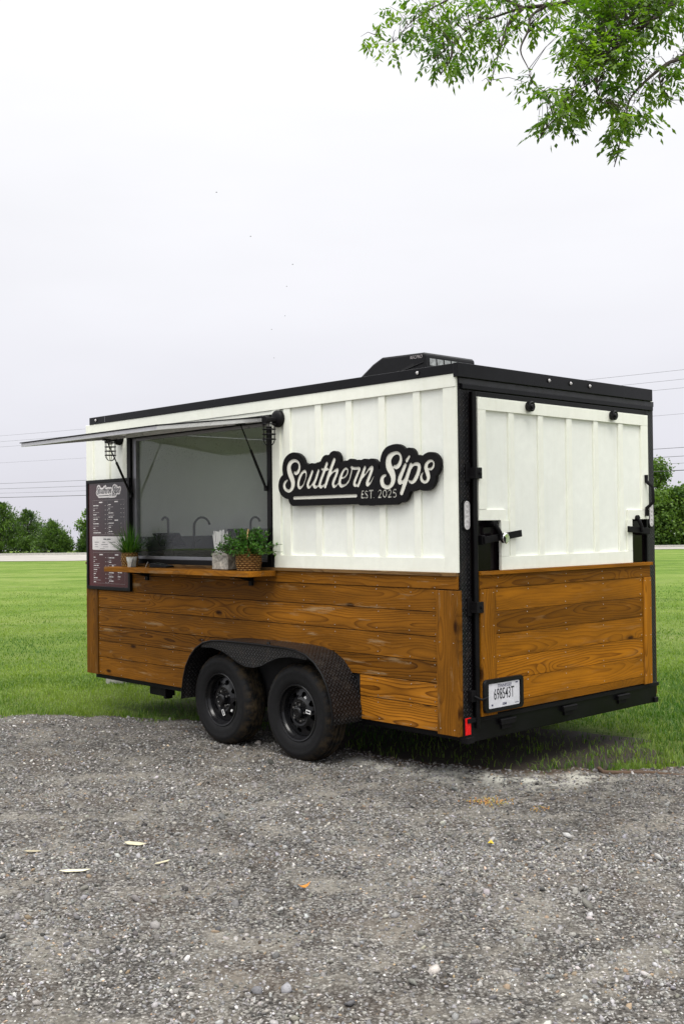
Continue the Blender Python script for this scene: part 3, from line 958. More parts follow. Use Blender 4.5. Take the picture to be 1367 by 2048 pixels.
for y in (-.150, -.255, -2.05, -2.12):
    for z in (1.21, 1.0, .80, .50): nail(XR - .0095, y, z, (-1, 0, 0))
tag(nm.build('nail_heads', M['nail'], trailer, org=(0, 0, 0)), kind='stuff')

# lock bars and hinges
bar = MB().cyl((-.045, -.112, .36), (-.045, -.112, 2.49), .0165, n=14).build('lock_bar', M['black'], door, smooth=40)
for z in (1.972, 1.123):
    MB().box(-.075, -.0145, -.150, -.085, z - .035, z + .035).box(-.026, -.0142, -.094, -.052, z - .055, z + .06).cyl((-.0755, -.125, z), (-.084, -.125, z), .010, n=10).build('bar_guide', M['black_matte'], bar, bevel=.002)
MB().box(-.05, -.0145, -.098, -.052, .53, .60).tube([(-.05, -.075, .565), (-.088, -.10, .545), (-.098, -.150, .552)], .008, 8).build('cam_latch', M['black_matte'], bar, bevel=.002)
def tail_lamp(y, par=trailer):
    z0, z1, r_ = 1.640, 1.770, .026
    def ring(r, n=12):
        return [(y + r * math.cos(math.pi * k / n), z1 + r * math.sin(math.pi * k / n)) for k in range(n + 1)] + [(y - r * math.cos(math.pi * k / n), z0 - r * math.sin(math.pi * k / n)) for k in range(n + 1)]
    o = MB().prism(ring(.036), -.0148, -.022, 'YZ').build('tail_lamp', M['plastic'], par, smooth=30)
    MB().prism(ring(r_), -.0222, -.027, 'YZ').build('lens', M['lens'], o, bevel=.003)
    for k in range(5):
        zc = z0 + (z1 - z0) * k / 4
        MB().cyl((-.0270, y, zc), (-.0295, y, zc), .013, .009, 10).build('diode', M['lens'], o, smooth=60)
tail_lamp(-.058); tail_lamp(-W + .055)
part('red_reflector', M['red'], (-.0152, -.0145, -.0550, -.002, .3435, .412))
MB().prism([(-.002 - .052, .434), (-.002, .434), (-.002, .328), (-.054, .328)], -.0345, -.0375, 'YZ').build('red_reflector', M['red'], trailer)
for y in (-.405, -1.09, -1.76):
    MB().box(-.060, -.0345, y - .075, y + .075, .352, .378).tube([(-.052, y - .08, .382), (-.052, y + .08, .382)], .010, 8).box(-.045, -.0345, y - .05, y + .05, .322, .352).build('ramp_hinge', M['black_matte'], trailer, bevel=.002)
part('corner_foot', M['black_matte'], (-.060, -.0345, -.065, .008, .276, .315), bevel=.003)
part('corner_foot', M['black_matte'], (-.050, -.0345, -W + .036, -W + .085, .276, .315), bevel=.003)

# handles
hy_ = -2.088
MB().tube([(XR - .01, hy_, 2.005), (XR - .012, hy_, 1.955), (XR - .055, hy_ - .012, 1.912), (XR - .06, hy_ - .012, 1.80), (XR - .012, hy_, 1.755), (XR - .01, hy_, 1.695)], [.014, .014, .012, .012, .014, .014], 10).build('grab_handle', M['black_matte'], door, smooth=50)
def hasp(y0, y1, zc, s):
    h = MB().box(-.078, -.066, min(y0, y1), max(y0, y1), zc - .022, zc + .022).build('latch_bar', M['black_matte'], door, bevel=.002)
    MB().box(-.060, -.0126, y0 - .03 * s, y0 + .005, zc - .030, zc + .030).build('latch_keeper', M['black_matte'], h, bevel=.003)
    ym = y0 + (y1 - y0) * .42
    MB().tube([(-.085, ym, zc - .01), (-.09, ym + .02, zc + .035), (-.07, ym + .035, zc + .085)], .013, 8).cyl((-.0126, ym + .035, zc + .09), (-.075, ym + .035, zc + .09), .022, n=12).build('latch_lever', M['black_matte'], h, smooth=50)
    return h
h1 = hasp(-.165, -.548, 1.566, 1); h1.rotation_euler = (rad(-6), 0, 0)
h2 = hasp(-2.115, -1.822, 1.590, -1); h2.rotation_euler = (rad(4), 0, 0)

# licence plate
pf = MB()
def rrect(x0, x1, z0, z1, r, n=5):
    out = []
    for cx_, cz_, a0 in ((x1 - r, z1 - r, 0), (x0 + r, z1 - r, 90), (x0 + r, z0 + r, 180), (x1 - r, z0 + r, 270)):
        out += [(cx_ + r * math.cos(rad(a0 + 90 * k / n)), cz_ + r * math.sin(rad(a0 + 90 * k / n))) for k in range(n + 1)]
    return out
PX = XR - .0105
yA, yB, zA, zB = -.528, -.132, .452, .662
plate = MB().prism(rrect(yA, yB, zA, zB, .028), PX, PX - .012, 'YZ').build('licence_plate_frame', M['plastic'], door, bevel=.003)
iy0, iy1, iz0, iz1 = yA + .036, yB - .042, zA + .024, zB - .030
MB().prism(rrect(iy0, iy1, iz0, iz1, .012), PX - .0122, PX - .0142, 'YZ').build('licence_plate', M['plate_white'], plate)
rim_o, rim_i = rrect(yA, yB, zA, zB, .028), rrect(iy0 - .006, iy1 + .006, iz0 - .006, iz1 + .006, .014)
rb = MB(); n_ = len(rim_o)
rb.add([(PX - .0125, *p) for p in rim_o] + [(PX - .022, p[0] * .985 + .015 * (yA + yB) / 2, p[1] * .985 + .015 * (zA + zB) / 2) for p in rim_o] + [(PX - .022, *p) for p in rim_i] + [(PX - .0125, *p) for p in rim_i],
       [(a * n_ + k, a * n_ + (k + 1) % n_, (a + 1) * n_ + (k + 1) % n_, (a + 1) * n_ + k) for a in range(3) for k in range(n_)])
rb.build('plate_rim', M['plastic'], plate, smooth=30)


def text_mesh(txt, size, sx=1.0, bold=0.0, extrude=0.0004, shear=0.0):
    cu = bpy.data.curves.new('lettering', 'FONT')
    cu.body, cu.size, cu.align_x, cu.align_y = txt, size, 'CENTER', 'CENTER'
    cu.extrude, cu.offset, cu.shear = extrude, bold, shear
    cu.resolution_u = 3
    o = bpy.data.objects.new('lettering', cu)
    C.objects.link(o)
    dg = bpy.context.evaluated_depsgraph_get()
    me = bpy.data.meshes.new_from_object(o.evaluated_get(dg))
    bpy.data.objects.remove(o); bpy.data.curves.remove(cu)
    for v in me.vertices: v.co.x *= sx
    me.materials.clear()
    return me


def lettering(txt, size, cen, m, parent, face, sx=1.0, bold=0.0, rot=0.0, shear=0.0):
    me = text_mesh(txt, size, sx, bold, shear=shear); me.materials.append(m); me.name = 'lettering'
    o = link('lettering', me, parent, cen)
    # text reads along 'right' with face normal 'out'
    out, right = {'rear': ((-1, 0, 0), (0, -1, 0)), 'side': ((0, 1, 0), (-1, 0, 0))}[face]
    R = Matrix((Vector(right), Vector((0, 0, 1)), Vector(out))).transposed() @ Matrix.Rotation(rot, 3, 'Z')
    o.rotation_euler = R.to_euler()
    return o


yc_ = (iy0 + iy1) / 2
lettering('TENNESSEE', .030, (PX - .0147, yc_ - .005, iz1 - .020), M['ink_blue'], plate, 'rear', .95, .0001)
lettering('698543T', .100, (PX - .0147, yc_ + .002, iz0 + .083), M['ink'], plate, 'rear', .58, .0002)
lettering('SEMI', .022, (PX - .0147, yc_ - .002, iz0 + .018), M['ink_blue'], plate, 'rear', 1.0, .0003)
part('plate_mark', M['ink_blue'], (PX - .0142, PX - .0148, iy1 - .045, iy1 - .030, iz0 + .014, iz0 + .026), (PX - .0142, PX - .0148, iy0 + .012, iy0 + .05, iz0 + .012, iz0 + .016), (PX - .0142, PX - .0148, iy0 + .018, iy0 + .042, iz1 - .016, iz1 - .008), parent=plate)

# ---- air conditioner on the roof
AX0, AY0, AY1 = .985, -.80, -1.385
ZT = 2.938
ac = MB().prism([(AX0, 2.6635), (AX0 + .012, ZT - .012), (AX0 + .03, ZT), (AX0 + .46, ZT + .012), (AX0 + .56, ZT - .03), (AX0 + .82, 2.75), (AX0 + .86, 2.6635)], AY0, AY1, 'XZ').build('air_conditioner', M['plastic'], trailer, bevel=.016)
for r_, (za, zb) in enumerate(((2.842, 2.895), (2.765, 2.825), (2.69, 2.75))):
    for k in range(6):
        y0 = AY0 - .055 - k * .083
        part('vent_grille', M['ac_fin'], (AX0 - .002 + .008 * (1 - r_ * .3), AX0 + .02, y0 - .066, y0, za, zb), parent=ac)
for k in range(3):
    x0 = AX0 + .115 + k * .155
    MB().add([(x0, AY0 + .0015, 2.755 + .0 * k), (x0 + .135, AY0 + .0015, 2.755), (x0 + .135, AY0 + .0015, 2.868 - .035 * k - .036), (x0, AY0 + .0015, 2.868 - .035 * k)], [(0, 1, 2, 3)]).build('side_vent', M['dark'], ac, fix=False)
MB().tube([(AX0 + .02, AY0 + .002, 2.862), (AX0 + .42, AY0 + .002, 2.782), (AX0 + .80, AY0 + .002, 2.70)], .005, 6).build('moulding', M['plastic'], ac, smooth=60)
lettering('RECPRO', .034, (AX0 + .095, AY0 + .003, 2.908), M['print_grey'], ac, 'side', 1.0, 0.0, -.02, .2)

# ---- inside: sinks along the nose wall
part('sink_counter', M['black_steel'], (4.02, 4.355, -2.24, -.10, 1.395, 1.43), (4.04, 4.355, -2.24, -.10, .90, 1.394), bevel=.004)
part('backsplash', M['black_steel'], (4.340, 4.3585, -2.24, -.10, 1.431, 1.565), bevel=.002)
part('wall_cabinet', M['black_steel'], (4.06, 4.339, -2.24, -1.50, 1.4315, 1.63), bevel=.004)
def faucet(y, h, dy, dx=0.0):
    x = 4.24
    r_ = abs(dy) / 2 if dy else .06
    pts = [(x, y, 1.431), (x, y, 1.431 + h - r_)]
    for k in range(1, 9):
        t = math.pi * k / 8 * .92
        pts.append((x - dx * (1 - math.cos(t)) / 2, y + dy * (1 - math.cos(t)) / 2, 1.431 + h - r_ + r_ * math.sin(t)))
    o = MB().tube(pts, .011, 10).build('tap', M['black_steel'], trailer, smooth=50)
    MB().cyl((x, y, 1.431), (x, y, 1.50), .020, .016, 14).tube([(x, y, 1.49), (x - .03, y - .05, 1.53)], .008, 8).build('tap_handle', M['black_steel'], o, smooth=50)
faucet(-.72, .315, .07); faucet(-1.02, .315, -.19); faucet(-1.72, .315, -.12)

# ================================================================== things on the trailer
def catmull(pts, k=8):
    P = [np.array(p, float) for p in pts]
    if len(P) == 2: return [P[0] + (P[1] - P[0]) * t / k for t in range(k + 1)]
    closed = np.allclose(P[0][:2], P[-1][:2])
    out = []
    n = len(P)
    for i in range(n - 1):
        p0 = P[i - 1] if i else (P[-2] if closed else P[0] * 2 - P[1])
        p3 = P[i + 2] if i + 2 < n else (P[1] if closed else P[-1] * 2 - P[-2])
        for t in range(k):
            s = t / k
            out.append(0.5 * (2 * P[i] + (P[i + 1] - p0) * s + (2 * p0 - 5 * P[i] + 4 * P[i + 1] - p3) * s * s + (3 * P[i] - p0 - 3 * P[i + 1] + p3) * s ** 3))
    out.append(P[-1])
    return out


# centre lines of the lettering: millimetres right and up from the sign's middle, stroke radius in tenths of mm
STROKES=[[(-619,59,84),(-599,54,110),(-575,68,123),(-563,95,97),(-571,126,84),(-601,144,84),(-640,142,123),(-673,119,174),(-680,86,194),(-666,49,206),(-646,15,206),(-636,-19,187),(-648,-53,142),(-680,-72,97),(-712,-64,103),(-733,-43,123),(-732,-18,116),(-715,-2,84),(-697,6,52)],
[(-501,63,90),(-491,39,58),(-502,1,45),(-526,-35,58),(-556,-53,90),(-576,-41,110),(-575,-7,116),(-554,33,116),(-527,58,97),(-501,63,90)],
[(-425,58,103),(-451,13,110),(-476,-30,116),(-468,-51,97),(-443,-45,58),(-402,-3,45)],
[(-360,61,103),(-385,10,110),(-410,-33,116),(-398,-52,103),(-370,-48,58),(-341,-19,39)],
[(-272,107,116),(-303,50,116),(-334,-3,116),(-348,-40,116),(-332,-54,90),(-301,-39,52)],
[(-326,72,65),(-295,65,71),(-261,69,71)],
[(-195,129,129),(-227,74,129),(-260,11,129),(-291,-53,110)],
[(-272,-16,45),(-224,36,52),(-180,58,84),(-161,56,97),(-181,18,110),(-209,-29,116),(-202,-54,97),(-174,-49,58),(-142,-21,45)],
[(-136,-1,45),(-95,4,52),(-66,27,58),(-60,53,58),(-79,64,65),(-106,47,90),(-132,6,116),(-142,-31,116),(-127,-53,103),(-85,-48,58),(-53,-21,45)],
[(-81,-49,52),(-50,-24,52),(-31,17,58),(-18,54,58)],
[(-23,71,84),(1,62,77),(31,61,77),(58,57,84),(38,25,103),(6,-31,110),(8,-54,90),(37,-53,58)],
[(108,61,110),(79,8,116),(41,-58,97)],
[(56,-28,45),(113,17,52),(154,54,77),(180,57,103),(157,10,116),(128,-41,116),(135,-56,90),(162,-41,58),(194,0,26)],
[(-627,-125,90),(22,-126,90)],
[(385,57,88),(404,52,117),(430,68,140),(445,99,111),(439,129,82),(414,145,82),(378,140,117),(344,121,193),(331,91,216),(338,56,233),(360,23,222),(374,-12,193),(368,-48,158),(343,-73,117),(307,-77,111),(276,-59,146),(268,-28,152),(281,-6,111),(307,2,53)],
[(484,62,111),(462,26,134),(431,-28,146),(436,-50,123),(464,-42,70),(499,-3,53)],
[(521,116,76),(498,91,111)],
[(534,60,117),(511,10,134),(479,-57,146),(448,-119,134)],
[(527,27,53),(558,60,76),(589,63,99),(607,50,123),(601,15,134),(572,-33,134),(542,-53,93),(516,-44,64)],
[(693,28,53),(711,26,76),(728,40,82),(733,61,64),(721,76,58),(697,76,82),(672,59,123),(666,34,140),(678,5,146),(686,-23,134),(676,-48,99),(651,-56,76),(628,-41,99),(623,-17,88),(638,4,41)],
[(77,-97,35),(73,-142,35)],
[(77,-97,29),(97,-96,29)],
[(75,-118,29),(93,-118,29)],
[(73,-142,29),(96,-142,29)],
[(133,-102,23),(120,-97,29),(109,-103,35),(111,-113,35),(125,-123,41),(132,-134,35),(125,-142,29),(104,-141,23)],
[(145,-95,29),(186,-95,29)],
[(166,-96,41),(163,-145,41)],
[(190,-143,41),(190,-143,41)],
[(232,-107,23),(242,-96,29),(255,-96,29),(261,-107,35),(254,-121,35),(233,-143,29)],
[(233,-144,29),(262,-143,29)],
[(295,-96,29),(307,-104,35),(310,-120,35),(306,-135,35),(294,-143,29),(282,-135,35),(278,-119,35),(282,-103,35),(295,-96,29)],
[(326,-107,23),(336,-97,29),(347,-97,29),(352,-107,35),(346,-121,35),(325,-143,29)],
[(325,-144,29),(354,-143,29)],
[(400,-96,29),(377,-97,29),(374,-117,29),(387,-116,29),(398,-126,35),(398,-136,35),(388,-144,29),(369,-143,23)],
]


def stroke_field(strokes, xs, ys):
    X, Y = np.meshgrid(xs, ys)
    D = np.full(X.shape, 1e3)
    for st in strokes:
        q = catmull([(a / 1000, b / 1000, (c * 1.26 + (11 if c < 45 else 3)) / 10000) for a, b, c in st], 6 if len(st) > 2 else 2)
        for a, b in zip(q, q[1:]):
            dx, dy = b[0] - a[0], b[1] - a[1]
            t = np.clip(((X - a[0]) * dx + (Y - a[1]) * dy) / (dx * dx + dy * dy + 1e-12), 0, 1)
            D = np.minimum(D, np.hypot(X - a[0] - t * dx, Y - a[1] - t * dy) - (a[2] + (b[2] - a[2]) * t))
    return D


def contours(D, xs, ys, lev, minlen=8):
    S = D < lev
    q = S[:-1, :-1].astype(int) + 2 * S[:-1, 1:] + 4 * S[1:, 1:] + 8 * S[1:, :-1]
    js, is_ = np.nonzero((q > 0) & (q < 15))
    tab = {1: [(3, 0)], 2: [(0, 1)], 3: [(3, 1)], 4: [(1, 2)], 5: [(3, 2), (1, 0)], 6: [(0, 2)], 7: [(3, 2)], 8: [(2, 3)], 9: [(2, 0)], 10: [(0, 3), (2, 1)], 11: [(2, 1)], 12: [(1, 3)], 13: [(1, 0)], 14: [(0, 3)]}
    nxt, pos = {}, {}
    def edge(j, i, e):
        if e == 0: a, b, key = (j, i), (j, i + 1), ('h', j, i)
        elif e == 1: a, b, key = (j, i + 1), (j + 1, i + 1), ('v', j, i + 1)
        elif e == 2: a, b, key = (j + 1, i), (j + 1, i + 1), ('h', j + 1, i)
        else: a, b, key = (j, i), (j + 1, i), ('v', j, i)
        if key not in pos:
            t = (lev - D[a]) / (D[b] - D[a])
            pos[key] = (xs[a[1]] + (xs[b[1]] - xs[a[1]]) * t, ys[a[0]] + (ys[b[0]] - ys[a[0]]) * t)
        return key
    for j, i in zip(js, is_):
        for a, b in tab[int(q[j, i])]: nxt[edge(j, i, a)] = edge(j, i, b)
    loops = []
    while nxt:
        k0, k = None, next(iter(nxt))
        lp = []
        while k in nxt:
            lp.append(pos[k]); k = nxt.pop(k)
        if len(lp) >= minlen: loops.append(lp)
    return loops


def thin(lp, tol):
    out = [lp[0]]
    for p in lp[1:]:
        if math.dist(p, out[-1]) > tol: out.append(p)
    return out


def filled(loops, half, bevel=0.0):
    cu = bpy.data.curves.new('cut', 'CURVE'); cu.dimensions, cu.fill_mode, cu.extrude = '2D', 'BOTH', half
    if bevel: cu.bevel_depth, cu.bevel_resolution = bevel, 1
    for lp in loops:
        s = cu.splines.new('POLY'); s.points.add(len(lp) - 1)
        s.points.foreach_set('co', [c for p in lp for c in (p[0], p[1], 0.0, 1.0)]); s.use_cyclic_u = True
    o = bpy.data.objects.new('cut', cu); C.objects.link(o)
    me = bpy.data.meshes.new_from_object(o.evaluated_get(bpy.context.evaluated_depsgraph_get()))
    bpy.data.objects.remove(o); bpy.data.curves.remove(cu)
    me.materials.clear()
    return me


def side_piece(name, me, m, cen, parent):
    me.name = name; me.materials.append(m)
    o = link(name, me, parent, cen)
    o.rotation_euler = Matrix((Vector((-1, 0, 0)), Vector((0, 0, 1)), Vector((0, 1, 0)))).transposed().to_euler()
    return o


M['letter_cream'] = plain('cream_painted_letters', (0.78, 0.77, 0.68), 0.5, 0, 0.06, 30, 0.1, 0.3)
gx, gy = np.arange(-.83, .83, .0025), np.arange(-.25, .25, .0025)
SF = stroke_field(STROKES, gx, gy)
OUT = .047
sgn_c = (.8875, .036, 1.9788)
sign = on_trailer('shop_sign', sgn_c, 'black contour-cut sign reading Southern Sips EST. 2025 in cream script', 'sign')
outer = max(contours(SF, gx, gy, OUT), key=len)
holes = [thin(l, .0028) for l in contours(SF, gx, gy, 0.0)]
side_piece('backing_board', filled([thin(outer, .005)], .0105), M['black_matte'], (sgn_c[0], .0352, sgn_c[2]), sign)
side_piece('lettering', filled([thin(max(contours(SF, gx, gy, OUT - .014), key=len), .005)], .0008), M['letter_cream'], (sgn_c[0], .0466, sgn_c[2]), sign)
side_piece('face_board', filled([thin(outer, .004)] + holes, .0030), M['black_matte'], (sgn_c[0], .0505, sgn_c[2]), sign)

# ---- framed menu board
MX0, MX1, MZ0, MZ1, MY = 3.70, 4.425, 1.098, 2.088, .030
menu = on_trailer('menu_board', ((MX0 + MX1) / 2, MY, MZ0), 'tall black framed menu board beside the serving window', 'menu board')
part('panel', M['menu'], (MX0 + .020, MX1 - .020, MY, MY + .014, MZ0 + .020, MZ1 - .020), parent=menu)
FWm = .030
part('frame', M['black'], (MX0, MX0 + FWm, MY - .005, MY + .024, MZ0, MZ1), (MX1 - FWm, MX1, MY - .005, MY + .024, MZ0, MZ1), (MX0 + FWm, MX1 - FWm, MY - .005, MY + .0238, MZ0, MZ0 + FWm), (MX0 + FWm, MX1 - FWm, MY - .005, MY + .0238, MZ1 - FWm, MZ1), parent=menu, bevel=.003)
sc_l = .262
lg = (4.050, MY + .0146, 1.980)
lo_sc = [[(p[0] * sc_l, p[1] * sc_l * 1.15) for p in thin(outer, .01)]]
side_piece('logo_sticker', filled([thin([(p[0], p[1]) for p in lo_sc[0]], .004)], .0004), M['print_white'], lg, menu)
side_piece('logo_lettering', filled([[(p[0] * sc_l, p[1] * sc_l * 1.15) for p in l] for l in holes], .0003), M['ink'], (lg[0], lg[1] + .0008, lg[2]), menu)
pw, pg_ = MB(), MB()
YP = MY + .0150
def dash(b, x, z, w, h=.006): b.add([(x, YP, z), (x - w, YP, z), (x - w, YP, z + h), (x, YP, z + h)], [(0, 1, 2, 3)])
rm_ = random.Random(11)
def block(xl, z_top, rows, wmax, step, prices, head):
    if head: dash(pw, xl - wmax * .38, z_top, wmax * .22, .010); z_top -= step * 1.3
    for r_ in range(rows):
        z = z_top - r_ * step
        big = r_ % 2 == 0
        x = xl
        for w in range(rm_.randint(1, 3)):
            wl_ = rm_.uniform(.018, .045)
            if x - wl_ < xl - wmax * .62: break
            dash(pw if big else pg_, x, z, wl_, .0078 if big else .004); x -= wl_ + .005
        if prices and big:
            for k in range(prices): dash(pg_, xl - wmax * .76 - k * wmax * .16, z, .016, .005)
block(4.310, 1.878, 13, .26, .0205, 2, True)
block(4.050, 1.880, 8, .26, .0185, 2, True)
block(4.050, 1.715, 6, .26, .0185, 1, True)
block(4.310, 1.408, 13, .26, .0185, 2, True)
block(4.050, 1.408, 4, .26, .020, 0, True)
block(4.050, 1.310, 7, .13, .0185, 0, True)
block(3.905, 1.290, 6, .12, .0185, 0, False)
def rectline(x0, x1, z0, z1, w=.0012):
    dash(pg_, x1, z0, x1 - x0, w); dash(pg_, x1, z1, x1 - x0, w)
    for x in (x0, x1): pg_.add([(x, YP, z0), (x - w, YP, z0), (x - w, YP, z1), (x, YP, z1)], [(0, 1, 2, 3)])
rectline(3.79, 4.318, 1.592, 1.902); rectline(3.79, 4.318, 1.155, 1.432)
pg_.add([(4.064, YP, 1.60), (4.063, YP, 1.60), (4.063, YP, 1.89), (4.064, YP, 1.89)], [(0, 1, 2, 3)])
pg_.add([(4.064, YP, 1.16), (4.063, YP, 1.16), (4.063, YP, 1.42), (4.064, YP, 1.42)], [(0, 1, 2, 3)])
MB().prism(rrect(3.785, 4.330, 1.455, 1.577, .012), MY + .0142, MY + .0150).build('special_panel', M['print_white'], menu)
pi = MB()
YS = MY + .0154
for x, z, w, h in ((4.14, 1.547, .05, .009), (4.08, 1.547, .06, .009), (4.29, 1.522, .07, .005), (4.16, 1.522, .05, .005), (4.04, 1.522, .10, .005), (4.29, 1.502, .05, .004), (4.18, 1.502, .11, .004), (4.29, 1.482, .06, .003), (4.15, 1.482, .09, .003), (3.99, 1.482, .06, .003), (4.20, 1.466, .08, .003)):
    pi.add([(x, YS, z), (x - w, YS, z), (x - w, YS, z + h), (x, YS, z + h)], [(0, 1, 2, 3)])
tag(pw.build('menu_print', M['print_white'], menu, fix=False), kind='stuff'); tag(pg_.build('fine_print', M['print_grey'], menu, fix=False), kind='stuff'); tag(pi.build('special_print', M['ink'], menu, fix=False), kind='stuff')

# ---- padlock
pk = on_trailer('padlock', (-.085, -.338, 1.562), 'round chrome padlock hanging from the left door latch', 'padlock')
MB().lathe([(.001, -.018), (.028, -.018), (.0345, -.012), (.036, 0), (.0345, .009), (.028, .0125), (.001, .0125)], (-.099, -.338, 1.556), 'X', 32).build('padlock_body', M['chrome'], pk, smooth=40)
MB().prism([(-.338 + .034 * math.cos(rad(a)), 1.556 + .034 * math.sin(rad(a))) for a in range(-70, 31, 10)] + [(-.338 + .010, 1.556 + .004)], -.1173, -.1185, 'YZ').build('key_cover', M['plastic'], pk)
MB().tube([(-.099, -.338 + .020, 1.568), (-.099, -.338 + .005, 1.590), (-.099, -.338 - .014, 1.585)], .0045, 8).build('shackle', M['chrome'], pk, smooth=50)

# ---- shelf things
def weave_mat(name, c1, c2, sx, sz):
    t = NT(name)
    c = t.coord(); x, y, z = t.sep(c)
    a = t.math('ARCTAN2', y, x)
    row = t.math('FLOOR', t.math('MULTIPLY', z, sz))
    u_ = t.math('ADD', t.math('MULTIPLY', a, sx), t.math('MULTIPLY', row, 1.57))
    w_ = t.math('MULTIPLY', t.math('ABSOLUTE', t.math('SINE', u_)), t.math('ABSOLUTE', t.math('SINE', t.math('MULTIPLY', z, sz * math.pi))))
    n = t.noise(t.scale(c, (60, 60, 160)), 1.0, 3)
    f = t.math('ADD', w_, t.math('MULTIPLY', t.math('SUBTRACT', n, 0.5), 0.7), None, True)
    t.bump(f, 0.9, 0.006)
    return t.set(t.mix(f, c1, c2), 0.75, 0, 0.2)
M['weave'] = weave_mat('seagrass_weave', (0.10, 0.048, 0.012), (0.48, 0.30, 0.11), 7.0, 55.0)
M['basket'] = weave_mat('brown_basket_weave', (0.085, 0.036, 0.011), (0.50, 0.285, 0.10), 8.0, 62.0)
M['soil'] = plain('dark_soil', (0.02, 0.013, 0.008), 0.95, 0, 0.4, 120, 0.6)
M['whitewash'] = plain('whitewashed_wood', (0.52, 0.50, 0.44), 0.8, 0, 0.75, 55, 0.5)
M['ceramic'] = plain('white_ceramic', (0.62, 0.62, 0.56), 0.35, 0, 0.1, 40, 0.1)
M['rope'] = plain('tan_rope', (0.42, 0.28, 0.12), 0.85, 0, 0.35, 90, 0.5)
M['card_dark'] = plain('grey_card', (0.17, 0.17, 0.20), 0.5)


def pot_coils(c, prof, n, sz, amp, fn_n):
    """woven pot: lathe whose radius swells strand by strand"""
    b = MB()
    rows = []
    h = prof[-1][1]
    k = int(h * sz) * 4
    for i in range(k + 1):
        z = h * i / k
        for (r0, z0), (r1, z1) in zip(prof, prof[1:]):
            if z0 <= z <= z1 + 1e-9: r = r0 + (r1 - r0) * (z - z0) / (z1 - z0); break
        rows.append((r, z))
    def fn(r, j, q): 
        row = j // 4
        return r + amp * abs(math.sin(math.pi * (j % 4) / 4)) * (0.5 + abs(math.sin(q * math.pi * fn_n / n + (row % 2) * math.pi / 2)))
    b.lathe(rows, c, 'Z', n, fn)
    b.lathe([(.001, .004), (prof[0][0], .0)], c, 'Z', n)
    return b


# potted grass
gp = (3.585, .125, SZ)
pg = on_trailer('potted_grass', gp, 'spiky green grass plant in a woven tan pot at the left end of the shelf', 'potted plant')
pot_coils(gp, [(.058, 0), (.070, .05), (.066, .118)], 48, 55, .005, 9).build('woven_pot', M['weave'], pg, org=gp, smooth=60)
MB().lathe([(.001, .098), (.057, .098)], gp, 'Z', 24).build('soil', M['soil'], pg)
def blade_mesh(V, F, Cc, base, d, length, width, droop, col, seg=5):
    base = np.array(base); d = np.array(d) / np.linalg.norm(d)
    side_ = np.cross(d, (0, 0, 1)); side_ = side_ / (np.linalg.norm(side_) + 1e-9)
    n0 = len(V)
    for i in range(seg + 1):
        t = i / seg
        p = base + d * length * t + np.array((0, 0, -1)) * droop * length * t ** 2.2
        w = width * (1 - t) ** .7 * (.6 + .8 * min(t * 3, .5)) + 1e-4
        V += [p - side_ * w, p + side_ * w]; Cc += [col, col]
    for i in range(seg): F.append((n0 + 2 * i, n0 + 2 * i + 1, n0 + 2 * i + 3, n0 + 2 * i + 2))
V, F, Cc = [], [], []
rb_ = random.Random(5)
for i in range(300):
    a = rb_.uniform(0, 2 * math.pi); tilt = rb_.random() ** .75 * 1.05
    d = (math.sin(tilt) * math.cos(a), math.sin(tilt) * math.sin(a), math.cos(tilt))
    r_ = rb_.uniform(0, .045)
    blade_mesh(V, F, Cc, (r_ * math.cos(a), r_ * math.sin(a), .09), d, rb_.uniform(.19, .34), .0040, rb_.uniform(.05, .45) * (.3 + tilt), (rb_.random(),) * 3)
me = big_mesh('grass_tuft', np.array(V), np.array(F), M['housegrass'], col=np.array(Cc))
link('grass_tuft', me, pg, gp)

# bush in a basket
bp = (1.905, .165, SZ)
bk = on_trailer('basket_plant', bp, 'bushy green plant in a round brown basket at the right end of the shelf', 'potted plant')
pot_coils(bp, [(.080, 0), (.093, .06), (.089, .165)], 56, 62, .006, 8).build('basket', M['basket'], bk, org=bp, smooth=60)
MB().lathe([(.001, .150), (.088, .150)], bp, 'Z', 24).build('soil', M['soil'], bk)
hpts = [(bp[0] + .084 * math.cos(t) * .7, bp[1] - .084 * math.cos(t) * .7, SZ + .14 + .165 * math.sin(t)) for t in np.linspace(0, math.pi, 17)]
MB().tube(hpts, .0055, 8).build('basket_handle', M['rope'], bk, smooth=60)
V, F, Cc = [], [], []
def leaf_quad(V, F, Cc, p, d, up, ln, wd, col):
    d = d / np.linalg.norm(d); s = np.cross(d, up); s = s / (np.linalg.norm(s) + 1e-9); nrm = np.cross(s, d)
    n0 = len(V)
    V += [p, p + d * ln * .45 + s * wd - nrm * wd * .25, p + d * ln, p + d * ln * .45 - s * wd - nrm * wd * .25, p + d * ln * .5]
    Cc += [col] * 5
    F += [(n0, n0 + 1, n0 + 4), (n0 + 1, n0 + 2, n0 + 4), (n0 + 2, n0 + 3, n0 + 4), (n0 + 3, n0, n0 + 4)]
stems = MB()
